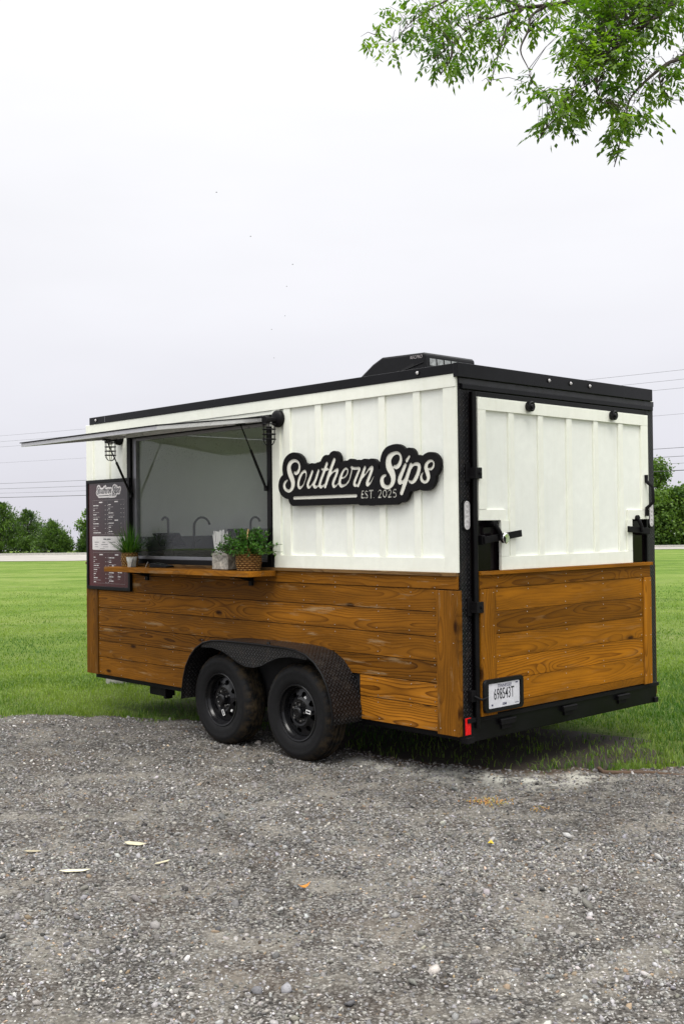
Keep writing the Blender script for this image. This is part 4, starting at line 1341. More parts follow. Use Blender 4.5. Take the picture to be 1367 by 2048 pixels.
for i in range(230):
    a = rb_.uniform(0, 2 * math.pi); el = rb_.uniform(.1, 1.5)
    ln = rb_.uniform(.14, .265) * (1.0 if el < .9 else .9)
    b0 = np.array((.03 * math.cos(a), .03 * math.sin(a), .13)); d = np.array((math.cos(a) * math.cos(el), math.sin(a) * math.cos(el), math.sin(el) * .95))
    pts = [b0 + d * ln * t - np.array((0, 0, .03 * t * t)) for t in (0, .35, .7, 1)]
    stems.tube([tuple(np.array(bp) + p) for p in pts], .0014, 4, caps=False)
    shade = .25 + .75 * rb_.random()
    for k in range(13):
        t = rb_.uniform(.3, 1.02)
        p = b0 + d * ln * t - np.array((0, 0, .03 * t * t))
        dd = d * .5 + np.array([rb_.gauss(0, .7) for _ in range(3)])
        leaf_quad(V, F, Cc, p, dd, np.array((0, .1, 1.0)), rb_.uniform(.020, .036), rb_.uniform(.006, .010), (rb_.random() * shade,) * 3)
stems.build('stems', M['bark'], bk, fix=False)
link('foliage', big_mesh('foliage', np.array(V), np.array(F), M['houseplant'], col=np.array(Cc)), bk, bp)

# whitewashed box with straws
bx, by, bw, bd, bh = 2.18, .165, .195, .115, .13
sb = on_trailer('straw_box', (bx, by, SZ), 'small whitewashed wooden box of straws beside the brown basket', 'box')
for q in ((bx - bw / 2, bx + bw / 2, by + bd / 2 - .007, by + bd / 2, SZ + .008, SZ + bh), (bx - bw / 2, bx + bw / 2, by - bd / 2, by - bd / 2 + .007, SZ + .008, SZ + bh)):
    part('box_side', M['whitewash'], q, parent=sb, bevel=.001)
for x in (bx - bw / 2, bx + bw / 2 - .007, bx + .02):
    part('box_end', M['whitewash'], (x, x + .007, by - bd / 2 + .0072, by + bd / 2 - .0072, SZ + .008, SZ + bh - .002), parent=sb, bevel=.001)
part('box_base', M['wood_ledge'], (bx - bw / 2 - .004, bx + bw / 2 + .004, by - bd / 2 - .004, by + bd / 2 + .004, SZ + .0005, SZ + .008), parent=sb, bevel=.001)
part('box_rim', M['whitewash'], (bx - bw / 2 - .004, bx + bw / 2 + .004, by + bd / 2 + .0002, by + bd / 2 + .005, SZ + bh - .018, SZ + bh + .002), parent=sb, bevel=.001)
for k in range(34):
    u_ = (k % 7) / 6 - .5; v_ = (k // 7) / 4 - .5
    x0, y0 = bx + .055 + u_ * .048, by + v_ * .055
    d = Vector((u_ * .22 + .10 + rb_.uniform(-.015, .015), v_ * .06 + rb_.uniform(-.02, .02), 1)).normalized()
    ln = rb_.uniform(.26, .30)
    o = MB().tube([(x0, y0, SZ + .0085), tuple(Vector((x0, y0, SZ + .0085)) + d * ln)], .0042, 8).build('paper_straw', M['paper'], None, smooth=60)
    at_trailer(o, 'white paper straw standing in the whitewashed box', 'straw', 'straws in the whitewashed box')

# scalloped pot, card holder, reader, tablet
sp = (3.445, .195, SZ)
wp = MB()
nsc = 40
for j, (r, z) in enumerate(((.034, .0), (.036, .03), (.046, .078))):
    for k in range(nsc):
        t = 2 * math.pi * k / nsc
        z2 = z + (.006 * abs(math.sin(5 * t)) if j == 2 else 0)
        wp.v.append((sp[0] + r * math.cos(t), sp[1] + r * math.sin(t), sp[2] + z2))
for j in range(2):
    for k in range(nsc): wp.f.append((j * nsc + k, j * nsc + (k + 1) % nsc, (j + 1) * nsc + (k + 1) % nsc, (j + 1) * nsc + k))
wp.f.append(tuple(range(nsc)))
o = wp.build('small_pot', M['ceramic'], None, smooth=60)
md = o.modifiers.new('wall', 'SOLIDIFY'); md.thickness, md.offset = .004, -1
at_trailer(o, 'small white pot with scalloped rim beside the woven grass pot', 'pot')
ch = on_trailer('card_stand', (3.375, .245, SZ), 'small grey card sign leaning in front of the scalloped pot', 'card')
c1 = MB().box(-.048, .048, -.0015, .0015, 0, .066).build('card', M['card_dark'], ch, org=(0, 0, 0))
c1.location = (0, 0, .001); c1.rotation_euler = (rad(12), 0, rad(-35))
for z, w in ((.032, .028), (.022, .022), (.038, .02)):
    c2 = MB().box(-w, w, .0016, .0019, z - .004, z + .003).build('card_print', M['print_white'], c1, org=(0, 0, 0)); c2.location = (0, 0, 0)
rd = on_trailer('card_reader', (3.05, .16, SZ), 'black card reader with a pale screen lying on the shelf', 'card reader')
r1 = MB().prism([(-.085, 0), (.085, 0), (.085, .012), (-.06, .040), (-.085, .034)], -.055, .055, 'XZ').build('reader_body', M['plastic'], rd, org=(0, 0, 0), bevel=.004)
r1.location = (0, 0, .0005); r1.rotation_euler = (0, 0, rad(200))
r2 = MB().box(-.03, .03, -.0012, .0012, 0, .05).build('paper_card', M['print_white'], rd, org=(0, 0, 0))
r2.location = (.15, .06, .002); r2.rotation_euler = (rad(25), 0, rad(-35))
tb = on_trailer('tablet_stand', (3.46, -.20, 1.36), 'black tablet on a stand just inside the serving window', 'tablet')
t1 = MB().box(-.13, .13, -.006, .006, -.09, .09).build('tablet', M['plastic'], tb, org=(0, 0, 0), bevel=.004)
t1.location = (0, 0, .185); t1.rotation_euler = (rad(-52), 0, rad(28))
t2 = MB().box(-.120, .120, .0062, .0068, -.08, .08).build('screen', M['screen'], t1, org=(0, 0, 0)); t2.location = (0, 0, 0)
MB().prism([(-.07, 0), (.07, 0), (.045, .17), (-.045, .17)], -.01, .01, 'XZ').build('stand', M['plastic'], tb, org=(0, 0, 0), bevel=.003).location = (0, 0, .001)
part('counter_inside', M['dark_steel'], (WX0, WX1 + .3, -.42, -.0415, 1.325, 1.358), bevel=.003)

# ================================================================== ground
# edge between gravel and lawn, from left to right (x, y)
EDGE = [(-70, 62), (-14, 19), (-6.2, 11.6), (-4.2, 10.05), (-3.06, 9.84), (-2.2, 9.72), (-1.41, 9.46), (-.95, 9.25), (-.55, 8.75), (-.25, 8.35), (.10, 8.05), (.45, 7.78), (.85, 7.50), (1.25, 7.40), (1.7, 7.38), (2.25, 7.40), (3.2, 7.2), (5.5, 6.6), (14, 5.2), (40, 3.0)]  # unseen far left widened so the window glass reflects gravel
ex, ey = np.array([p[0] for p in EDGE]), np.array([p[1] for p in EDGE])
def wob(x): return .035 * np.sin(x * 9.1 + .4) + .03 * np.sin(x * 17.3) + .018 * np.sin(x * 41.0 + 1.0) + .010 * np.sin(x * 83.0)
def edge_y(x): return np.interp(x, ex, ey) + wob(np.asarray(x))


def ground_mat():
    t = NT('crushed_gravel')
    p = t.pos()
    x, y, z = t.sep(p)
    big = t.noise(p, 0.55, 4, 0.6); mid = t.noise(p, 3.1, 5, 0.62); fine = t.noise(p, 42.0, 4, 0.7)
    v1 = t.n.new('ShaderNodeTexVoronoi'); t.l(p, v1.inputs['Vector']); v1.inputs['Scale'].default_value = 62.0
    v2 = t.n.new('ShaderNodeTexVoronoi'); t.l(p, v2.inputs['Vector']); v2.inputs['Scale'].default_value = 135.0
    r1 = t.sep(v1.outputs['Color'])[0]; r2 = t.sep(v2.outputs['Color'])[1]
    peb = t.math('ADD', t.math('MULTIPLY', r1, 0.55), t.math('MULTIPLY', r2, 0.45))
    col = t.ramp(peb, [(0.10, (0.046, 0.040, 0.034)), (0.42, (0.116, 0.106, 0.095)), (0.66, (0.200, 0.188, 0.171)), (0.88, (0.39, 0.375, 0.345))])
    gap = t.ramp(v1.outputs['Distance'], [(0.30, 1.0), (0.72, 0.42)])
    col = t.vmath('MULTIPLY', col, gap)
    fines = t.math('MULTIPLY', t.ramp(mid, [(0.48, 0.0), (0.64, 1.0)]), 0.55)
    col = t.mix(fines, col, (0.225, 0.207, 0.174))
    damp = t.ramp(t.math('ADD', t.math('MULTIPLY', big, 0.7), t.math('MULTIPLY', mid, 0.3)), [(0.36, 0.58), (0.52, 0.92), (0.66, 1.08)])
    col = t.vmath('MULTIPLY', col, damp)
    brown = t.math('MULTIPLY', t.ramp(t.noise(p, 1.7, 4, 0.6), [(0.50, 0.0), (0.66, 1.0)]), 0.30)
    col = t.mix(brown, col, (0.075, 0.052, 0.034))
    # earth along the lawn edge, mostly where the trailer's tail stands
    at_ = t.n.new('ShaderNodeAttribute'); at_.attribute_name = 'Col'
    ed = t.sep(at_.outputs['Color'])
    soil = t.math('MULTIPLY', ed[0], t.mr(mid, 0.35, 0.6, 0.35, 1.0))
    col = t.mix(soil, col, (0.070, 0.040, 0.022))
    dust = t.math('MULTIPLY', ed[1], t.ramp(t.noise(p, 5.0, 5, 0.7), [(0.42, 0.0), (0.55, 1.0)]))
    col = t.mix(t.math('MULTIPLY', dust, 0.9), col, (0.50, 0.49, 0.43))
    h = t.math('ADD', t.math('ADD', t.math('MULTIPLY', v1.outputs['Distance'], -0.6), t.math('MULTIPLY', v2.outputs['Distance'], -0.3)), t.math('MULTIPLY', fine, 0.4))
    t.bump(h, 0.9, 0.010)
    return t.set(col, 0.92, 0, 0.2)


def lawn_mat():
    t = NT('mown_lawn')
    p = t.pos()
    big = t.noise(t.scale(p, (0.12, 0.34, 1)), 1.0, 5, 0.65); mid = t.noise(t.scale(p, (0.9, 0.7, 1)), 1.0, 5, 0.65); fine = t.noise(p, 38.0, 4, 0.75)
    tuft = t.voro(p, 16.0)
    f = t.math('ADD', t.math('ADD', t.math('MULTIPLY', big, 0.45), t.math('MULTIPLY', mid, 0.3)), t.math('MULTIPLY', fine, 0.25))
    col = t.ramp(f, [(0.36, (0.062, 0.122, 0.010)), (0.46, (0.112, 0.192, 0.019)), (0.56, (0.180, 0.250, 0.048)), (0.66, (0.26, 0.285, 0.11))])
    y = t.sep(p)[1]
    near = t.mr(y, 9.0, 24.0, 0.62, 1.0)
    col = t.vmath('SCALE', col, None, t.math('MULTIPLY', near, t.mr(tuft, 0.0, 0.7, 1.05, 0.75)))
    straw = t.math('MULTIPLY', t.ramp(t.noise(t.scale(p, (0.5, 0.9, 1)), 1.0, 5, 0.7), [(0.56, 0.0), (0.72, 1.0)]), 0.45)
    col = t.mix(straw, col, (0.24, 0.24, 0.11))
    t.bump(t.math('ADD', fine, t.math('MULTIPLY', mid, 0.6)), 0.8, 0.03)
    return t.set(col, 0.9, 0, 0.15)


lawn = MB()
lx_ = (-900, -180, -76, -30, 30, 100, 900)
lawn.v = [(x, y, z - max(0, -x - 76) * .05) for y, z in ((-300, 0), (0, 0), (40, 0), (84, 0), (160, -3.2), (1500, -70)) for x in lx_]  # unseen left side shaped to drop so the window glass reflects sky
lawn.f = [(r_ * 7 + c_, r_ * 7 + c_ + 1, r_ * 7 + c_ + 8, r_ * 7 + c_ + 7) for r_ in range(5) for c_ in range(6)]
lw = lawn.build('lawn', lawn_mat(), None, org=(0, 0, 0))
tag(lw, kind='structure')

gxs = np.concatenate([np.linspace(-70, -4, 90), np.arange(-3.95, 3.95, .02), np.linspace(4, 40, 60)])
ts = np.concatenate([[0, .0015, .004, .008, .013, .02, .03, .045, .06, .08], np.linspace(.1, 1, 70)])
YB = -25.0
def relief(x, y): return .006 * (1 + np.sin(x * 1.3 + y * .7)) + .004 * (1 + np.sin(x * 3.7 - y * 2.9 + 1)) + .003 * (1 + np.sin(x * 8.1 + y * 6.3))
GX, TT = np.meshgrid(gxs, ts)
EY = edge_y(GX)
GY = EY + (YB - EY) * TT ** 1.6
d_edge = EY - GY
GZ = .004 + relief(GX, GY) * np.clip(d_edge / .25, 0, 1) * np.clip((GY - 1) / 2, .2, 1)
def bumpf(x, a, b, s): return np.clip((x - a) / s, 0, 1) * np.clip((b - x) / s, 0, 1)
soilw = np.clip(1 - d_edge / (.10 + .26 * bumpf(GX, -.6, 3.0, .5)), 0, 1) * (.45 + .55 * bumpf(GX, -.8, 2.6, .6))
dustw = bumpf(GX, -.2, 1.9, .4) * bumpf(d_edge, .12, .62, .16)
V = np.stack([GX, GY, GZ], -1).reshape(-1, 3)
nr, nc = GX.shape
ii = np.arange(nr * nc).reshape(nr, nc)
F = np.stack([ii[1:, :-1], ii[1:, 1:], ii[:-1, 1:], ii[:-1, :-1]], -1).reshape(-1, 4)
colr = np.stack([soilw, dustw, np.zeros_like(soilw)], -1).reshape(-1, 3)
gl_o = link('gravel_lot', big_mesh('gravel_lot', V, F, ground_mat(), smooth=True, col=colr))
tag(gl_o, kind='structure')
def gz_at(x, y):
    d = edge_y(x) - y
    return .004 + relief(x, y) * np.clip(d / .25, 0, 1) * np.clip((y - 1) / 2, .2, 1)

# bare earth under the trailer, colour darkened to deepen the shade there
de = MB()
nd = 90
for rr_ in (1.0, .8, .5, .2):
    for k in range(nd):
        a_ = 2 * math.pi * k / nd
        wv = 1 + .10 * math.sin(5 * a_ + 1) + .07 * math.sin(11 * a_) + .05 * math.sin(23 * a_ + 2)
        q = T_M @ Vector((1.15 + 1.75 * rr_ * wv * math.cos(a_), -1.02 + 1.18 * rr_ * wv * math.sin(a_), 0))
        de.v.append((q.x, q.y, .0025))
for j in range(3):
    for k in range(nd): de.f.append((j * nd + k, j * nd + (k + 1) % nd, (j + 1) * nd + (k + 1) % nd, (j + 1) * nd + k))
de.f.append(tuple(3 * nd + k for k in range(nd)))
tag(de.build('bare_earth', plain('shade_darkened_earth', (0.030, 0.020, 0.013), .95, 0, .45, 30, .7), None, org=(0, 0, 0)), kind='structure')

# ---- loose stones
def stone_mat():
    t = NT('gravel_stones')
    at_ = t.n.new('ShaderNodeAttribute'); at_.attribute_name = 'Col'
    n = t.noise(t.pos(), 130, 4, 0.7)
    col = t.vmath('SCALE', at_.outputs['Color'], None, t.mr(n, 0.3, 0.7, 0.72, 1.25))
    t.bump(n, 0.5, 0.003)
    return t.set(col, 0.88, 0, 0.25)
M['stone'] = stone_mat()


def ico():
    b = bmesh.new(); bmesh.ops.create_icosphere(b, subdivisions=1, radius=1.0)
    v = np.array([p.co[:] for p in b.verts]); f = np.array([[q.index for q in p.verts] for p in b.faces]); b.free()
    return v, f
IV, IF = ico()


def rot_mats(n, g):
    q = g.normal(size=(n, 4)); q /= np.linalg.norm(q, axis=1)[:, None]
    w, x, y, z = q.T
    return np.stack([np.stack([1 - 2 * (y * y + z * z), 2 * (x * y - z * w), 2 * (x * z + y * w)], -1), np.stack([2 * (x * y + z * w), 1 - 2 * (x * x + z * z), 2 * (y * z - x * w)], -1), np.stack([2 * (x * z - y * w), 2 * (y * z + x * w), 1 - 2 * (x * x + y * y)], -1)], 1)


def stones(P, size, g, pal):
    n = len(P)
    ax = np.stack([np.ones(n), g.uniform(.55, .95, n), g.uniform(.35, .75, n)], -1)
    jit = 1 + g.uniform(-.34, .34, (n, len(IV), 1))
    v = IV[None] * jit * ax[:, None, :] * size[:, None, None]
    # turned about the vertical, tipped only a little: flat side down
    yaw = g.uniform(0, 2 * np.pi, n); tip = g.normal(0, .35, (n, 2))
    c, s = np.cos(yaw), np.sin(yaw)
    vx = v[..., 0] * c[:, None] - v[..., 1] * s[:, None]; vy = v[..., 0] * s[:, None] + v[..., 1] * c[:, None]
    vz = v[..., 2] + vx * tip[:, :1] + vy * tip[:, 1:]
    vz += size[:, None] * ax[:, 2:3] * .45
    v = np.stack([vx, vy, vz], -1) + P[:, None, :]
    f = IF[None] + (np.arange(n) * len(IV))[:, None, None]
    k = g.random(n)
    lum = np.where(k < .88, g.normal(.166, .058, n), np.where(k < .975, g.uniform(.24, .38, n), g.uniform(.40, .52, n))).clip(.035, .65)
    tint = np.stack([1.025 + g.normal(.01, .03, n), np.ones(n), .970 + g.normal(-.015, .05, n)], -1)
    # damp and dusty drifts across the lot
    zone = np.sin(P[:, 0] * 1.1 + 1.3 * np.sin(P[:, 1] * .9)) * np.sin(P[:, 1] * 1.7 + .8 * np.sin(P[:, 0] * 1.4))
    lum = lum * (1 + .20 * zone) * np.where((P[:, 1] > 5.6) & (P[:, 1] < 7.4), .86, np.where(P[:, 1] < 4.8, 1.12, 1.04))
    c3 = lum[:, None] * tint
    br = g.random(n) < .05
    c3[br] = c3[br] * np.array([1.05, .82, .60])
    return v.reshape(-1, 3), f.reshape(-1, 3), np.repeat(c3, len(IV), 0)


def scatter(n, y0, y1, g, pw=1.0):
    y = y0 + (y1 - y0) * g.random(n * 3) ** pw
    hw = .37 * y + .45
    x = g.uniform(-1, 1, n * 3) * hw
    keep = (y < edge_y(x) - .01) & (g.random(n * 3) < hw / (.37 * y1 + .45) + .35)
    # sparse and dense drifts
    dn = .5 + .5 * np.sin(x * 2.3 + 1.5 * np.sin(y * 1.9)) * np.sin(y * 2.7 + 1.1 * np.sin(x * 2.1))
    keep &= g.random(n * 3) < .45 + .55 * dn
    x, y = x[keep][:n], y[keep][:n]
    return np.stack([x, y, gz_at(x, y) - .002], -1)


g = np.random.default_rng(21)
parts_ = []
for n, y0, y1, s0, s1, pw in ((27000, 3.2, 5.8, .0042, .0088, .9), (27000, 5.2, 9.9, .0055, .0105, 1.1), (2600, 3.2, 9.6, .009, .016, 1.0), (130, 3.2, 9.0, .016, .024, 1.0)):
    P_ = scatter(n, y0, y1, g, pw)
    parts_.append(stones(P_, g.uniform(s0, s1, len(P_)) * g.choice([.8, 1, 1.25], len(P_)), g, None))
off = 0; Vs, Fs, Cs = [], [], []
for v, f, c in parts_:
    Vs.append(v); Fs.append(f + off); Cs.append(c); off += len(v)
tag(link('gravel_stones', big_mesh('gravel_stones', np.concatenate(Vs), np.concatenate(Fs), M['stone'], col=np.concatenate(Cs))), 'loose grey crushed stones covering the gravel lot', 'gravel', kind='stuff')

# larger single stones one can pick out
for px, py, s, lum, lab in ((700, 2022, .032, .10, 'dark grey stone at the bottom middle of the gravel'), (560, 1828, .028, .34, 'pale flat stone in the middle of the gravel left of centre'), (1136, 1682, .040, .36, 'pale angular rock on the right side of the gravel lot'),
                            (1318, 1727, .034, .38, 'pale stone near the right edge of the gravel lot'), (436, 1868, .024, .075, 'small dark stone left of the middle of the gravel'), (515, 1998, .034, .13, 'brownish grey stone low in the gravel left of centre'),
                            (572, 1996, .030, .26, 'lilac grey stone beside the brownish stone low in the gravel'), (134, 1902, .026, .09, 'small dark stone at the lower left of the gravel')):
    p = ground_at(px, py)
    sg = np.random.default_rng(px)
    v, f, c = stones(np.array([[0, 0, 0.0]]), np.array([s * .72]), sg, None)
    c[:] = np.array([lum * 1.0, lum * .985, lum * (1.03 if lum < .3 else .95)])
    v[:, 2] -= v[:, 2].min() + .006
    o = link('stone', big_mesh('stone', v, f, M['stone'], col=c), None, (p.x, p.y, float(gz_at(p.x, p.y))))
    tag(o, lab, 'stone', 'larger stones in the gravel')

# litter: leaves, chips, twig, spilled grain
def lump(name, px, py, poly, col, label, cat, thick=.004, rz=0.0, curl=.04, group=None):
    p = ground_at(px, py)
    m = plain(name + '_colour', col, 0.7, 0, 0.3, 90, 0.3)
    n = len(poly)
    b = MB()
    def zc(q): return thick + curl * (q[0] ** 2 + q[1] ** 2) / .05
    b.add([(q[0], q[1], zc(q)) for q in poly] + [(q[0] * .97, q[1] * .97, zc(q) - .002) for q in poly] + [(0, 0, thick * .9)], [(i, (i + 1) % n, 2 * n) for i in range(n)] + [(i, i + n, (i + 1) % n + n, (i + 1) % n) for i in range(n)])
    o = b.build(name, m, None, org=(0, 0, 0))
    o.location = (p.x, p.y, float(gz_at(p.x, p.y)) + .008); o.rotation_euler = (0.06, .04, rz)
    return tag(o, label, cat, group)
lf = [(.035, 0), (.018, .010), (-.002, .013), (-.020, .009), (-.032, 0), (-.018, -.009), (0, -.012), (.018, -.008)]
lump('dry_leaf', 607, 1784, lf, (0.50, 0.20, 0.015), 'curled orange dry leaf on the gravel', 'leaf', rz=.5, curl=1.0)
lump('dry_leaf', 981, 1696, [(a * .8, b * 1.2) for a, b in lf], (0.52, 0.38, 0.02), 'small yellow dry leaf on the gravel right of centre', 'leaf', rz=1.4, curl=1.0)
chip = [(.075, .004), (.03, .016), (-.05, .014), (-.075, .002), (-.04, -.013), (.04, -.012)]
lump('wood_chip', 150, 1755, chip, (0.66, 0.62, 0.44), 'pale split wood chip on the left side of the gravel', 'wood chip', rz=.25)
lump('wood_chip', 270, 1700, [(a * .8, b * 1.5) for a, b in chip], (0.52, 0.48, 0.33), 'broad pale wood chip left of centre on the gravel', 'wood chip', rz=-.2)
lump('wood_chip', 66, 1714, [(a * .6, b * .9) for a, b in chip], (0.34, 0.30, 0.20), 'thin tan wood chip near the left edge of the gravel', 'wood chip', rz=.1)
lump('wood_chip', 325, 1740, [(a * .7, b * .6) for a, b in chip], (0.50, 0.46, 0.32), 'narrow pale wood splinter below the broad wood chip', 'wood chip', rz=.9)
tw = [ground_at(1196, 1536, .03), ground_at(1206, 1545, .018), ground_at(1240, 1546, .016), ground_at(1300, 1546, .016), ground_at(1350, 1551, .016), ground_at(1440, 1556, .016), ground_at(1540, 1562, .016)]
tag(MB().tube(tw, [.012, .016, .016, .015, .013, .012, .008], 8).build('fallen_branch', plain('branch_bark', (0.10, 0.062, 0.038), 0.85, 0, .4, 60, .6), None, smooth=60), 'long thin brown branch lying along the edge of the grass', 'branch')
gg = np.random.default_rng(4)
def grains(cx, cy, rx, ry, n, name, label):
    c0 = ground_at(cx, cy)
    P_ = np.stack([c0.x + gg.normal(0, rx, n), c0.y + gg.normal(0, ry, n), np.zeros(n)], -1)
    P_[:, 2] = gz_at(P_[:, 0], P_[:, 1]) + .004
    v, f, c = stones(P_, gg.uniform(.004, .007, n), gg, None)
    cc = np.repeat(np.stack([gg.uniform(.26, .44, n), gg.uniform(.17, .28, n), gg.uniform(.05, .10, n)], -1), len(IV), 0)
    tag(link(name, big_mesh(name, v, f, M['stone'], col=cc)), label, 'grain', kind='stuff')
grains(975, 1608, .065, .05, 150, 'spilled_grain', 'scatter of orange grain spilled on the gravel behind the trailer')
grains(1080, 1622, .03, .03, 30, 'spilled_grain', 'small scatter of yellow grain right of the larger spill')

# ---- grass
gr = np.random.default_rng(9)
def grass_points(n, y0, y1, pw, pad=1.0):
    y = y0 + (y1 - y0) * gr.random(n) ** pw
    hw = .345 * y + pad
    x = gr.uniform(-1, 1, n) * hw
    e_ = edge_y(x)
    ok = y > e_ - gr.exponential(.06, n) * (.35 + 1.2 * np.maximum(0, np.sin(x * 7.3 + 1) * np.sin(x * 2.9)))
    return x[ok], y[ok]
def lxy(x, y):
    dx, dy = x - T_O.x, y - T_O.y
    c, s = math.cos(T_R), math.sin(T_R)
    return dx * c + dy * s, -dx * s + dy * c
GV, GF, GC = [], [], []
goff = 0
for n, y0, y1, pw, h0, h1, wd in ((150000, 7.2, 12.5, 1.0, .018, .055, .0030), (130000, 11.5, 32, 1.3, .016, .038, .0052)):
    x, y = grass_points(n, y0, y1, pw)
    # thinner under the trailer, where little light falls, and along the bare strip at its tail
    lx, ly = lxy(x, y)
    under = (lx > 0) & (lx < 4.4) & (ly < 0) & (ly > -2.28)
    bare = np.exp(-((x - 1.9) / .35) ** 2 - ((y - 7.62) / .12) ** 2) + .8 * np.exp(-((x - 2.25) / .4) ** 2 - ((y - 7.9) / .15) ** 2)
    patch = np.sin(x * 1.7 + 2 * np.sin(y * .8)) * np.sin(y * 1.3 + 1.2 * np.sin(x * .9))
    keep = gr.random(len(x)) < np.where(under, .22, 1.0) * np.where((lx > -.35) & (lx < 1.0) & (ly < .2) & (ly > -2.2), .55, 1.0) * (1 - .85 * np.clip(bare, 0, 1)) * (.80 + .2 * patch)
    if y1 > 20: keep &= gr.random(len(x)) < np.clip((y1 - y) / 9, 0, 1)
    x, y, patch = x[keep], y[keep], patch[keep]
    m_ = len(x)
    hgt = gr.uniform(h0, h1, m_) * (1 + .9 * np.maximum(0, np.sin(x * 4.1 + np.sin(y * 3)) * np.sin(y * 5.3 + 2 * np.sin(x * 2.2))) ** 4)
    # longer fringe at the gravel edge
    d = y - edge_y(x)
    hgt *= 1 + .7 * np.exp(-(d / .25) ** 2) * gr.random(m_)
    az = gr.uniform(0, 2 * np.pi, m_); lean = np.abs(gr.normal(.45, .35, m_))
    dx, dy = np.cos(az) * lean, np.sin(az) * lean
    sx, sy = -np.sin(az + gr.normal(0, .5, m_)), np.cos(az)
    w = wd * gr.uniform(.6, 1.2, m_)
    z0 = np.zeros(m_)
    p0 = np.stack([x - sx * w, y - sy * w, z0], -1); p1 = np.stack([x + sx * w, y + sy * w, z0], -1)
    mx_, my_ = x + dx * hgt * .45, y + dy * hgt * .45
    p2 = np.stack([mx_ + sx * w * .8, my_ + sy * w * .8, hgt * .6], -1); p3 = np.stack([mx_ - sx * w * .8, my_ - sy * w * .8, hgt * .6], -1)
    p4 = np.stack([x + dx * hgt * 1.25, y + dy * hgt * 1.25, hgt * np.clip(1 - .3 * lean, .4, 1)], -1)
    v = np.stack([p0, p1, p2, p3, p4], 1).reshape(-1, 3)
    b = goff + np.arange(m_) * 5
    f = np.stack([np.stack([b, b + 1, b + 2], -1), np.stack([b, b + 2, b + 3], -1), np.stack([b + 3, b + 2, b + 4], -1)], 1).reshape(-1, 3)
    blot = np.zeros(m_)
    rgb_ = np.random.default_rng(123)
    for sc_ in (.8, 1.3, 2.1, 3.4, 5.5, 8.5):
        for _k in range(3):
            an, ph = rgb_.uniform(0, np.pi), rgb_.uniform(0, 6.28)
            blot += np.sin((x * np.cos(an) * 1.0 + y * np.sin(an) * .8) * sc_ + ph) * (1.6 / (1 + .12 * sc_)) / 7
    tone = np.clip((.40 if y0 < 10 else .58) + .55 * blot + gr.normal(0, .24, m_), 0, 1.5)
    dry = gr.random(m_) < .09 + .10 * (blot > .35) + .10 * np.exp(-((x - 2.2) / .7) ** 2 - ((y - 8.0) / .6) ** 2)
    tone[dry] = 1.9
    GV.append(v); GF.append(f); GC.append(np.repeat(tone, 5)); goff += len(v)
tone = np.concatenate(GC)
tag(link('grass_blades', big_mesh('grass_blades', np.concatenate(GV), np.concatenate(GF), M['grass'], col=np.stack([tone] * 3, -1))), 'short mown green grass of the lawn', 'grass', kind='stuff')

# concrete block under the tongue
cb = ground_at(236, 1367)
blk = MB().box(-.20, .20, -.10, -.06, 0, .19).box(-.20, .20, .06, .10, 0, .19).box(-.20, -.16, -.0598, .0598, 0, .1895).box(.16, .20, -.0598, .0598, 0, .1895).box(-.02, .02, -.0598, .0598, 0, .1895).build('concrete_block', M['concrete'], None, org=(0, 0, 0), bevel=.004)
blk.location = (cb.x, cb.y, 0); blk.rotation_euler = (0, 0, rad(12)); blk.scale = (.62, .8, .62)
tag(blk, 'pale hollow concrete block on the grass under the trailer nose', 'concrete block')

# ---- road beyond the lawn
rd_ = MB()
NE, FE = [(-75, 61), (-60, 60), (-22, 57.5), (-14, 56), (0, 59), (15, 65.5), (30, 66.5), (80, 69), (260, 74)], [(-75, 72), (-60, 71), (-22, 69), (-14, 69), (0, 70), (15, 71.2), (30, 71.8), (80, 74), (260, 80)]
rd_.v = [(x, y, .02) for x, y in NE] + [(x, y, .02) for x, y in FE]
n_ = len(NE)
rd_.f = [(i, i + 1, n_ + i + 1, n_ + i) for i in range(n_ - 1)]
tag(rd_.build('road', plain('pale_concrete_road', (0.31, 0.29, 0.26), .9, 0, .25, 2.0, .3), None, org=(0, 0, 0)), kind='structure')
kb = MB()
for (x0, y0), (x1, y1) in zip(FE, FE[1:]):
    kb.add([(x0, y0, 0), (x1, y1, 0), (x1, y1 + .3, 0), (x0, y0 + .3, 0), (x0, y0, .14), (x1, y1, .14), (x1, y1 + .3, .14), (x0, y0 + .3, .14)], [(0, 3, 2, 1), (4, 5, 6, 7), (0, 1, 5, 4), (2, 3, 7, 6)])
tag(kb.build('kerb', M['concrete'], None, org=(0, 0, 0)), kind='structure')

# ================================================================== trees
def foliage(name, pts, dirs, size, m, tones, parent, org, g, aspect=.5):
    """little folded leaf faces at the given points"""
    n = len(pts)
    d = dirs / (np.linalg.norm(dirs, axis=1)[:, None] + 1e-9)
    rv = g.normal(size=(n, 3)); s = np.cross(d, rv); s /= np.linalg.norm(s, axis=1)[:, None] + 1e-9
    nn = np.cross(s, d)
    ln = size * g.uniform(.7, 1.3, n); wd = ln * aspect * .5
    a = pts; b = pts + d * (ln * .45)[:, None] + s * wd[:, None] - nn * (wd * .3)[:, None]
    c = pts + d * ln[:, None]; e_ = pts + d * (ln * .45)[:, None] - s * wd[:, None] - nn * (wd * .3)[:, None]
    V = np.stack([a, b, c, e_], 1).reshape(-1, 3) - np.array(org)
    k = np.arange(n) * 4
    F = np.stack([np.stack([k, k + 1, k + 2], -1), np.stack([k, k + 2, k + 3], -1)], 1).reshape(-1, 3)
    me = big_mesh(name, V, F, m, col=np.repeat(np.stack([tones] * 3, -1), 4, 0))
    return link(name, me, parent, org)


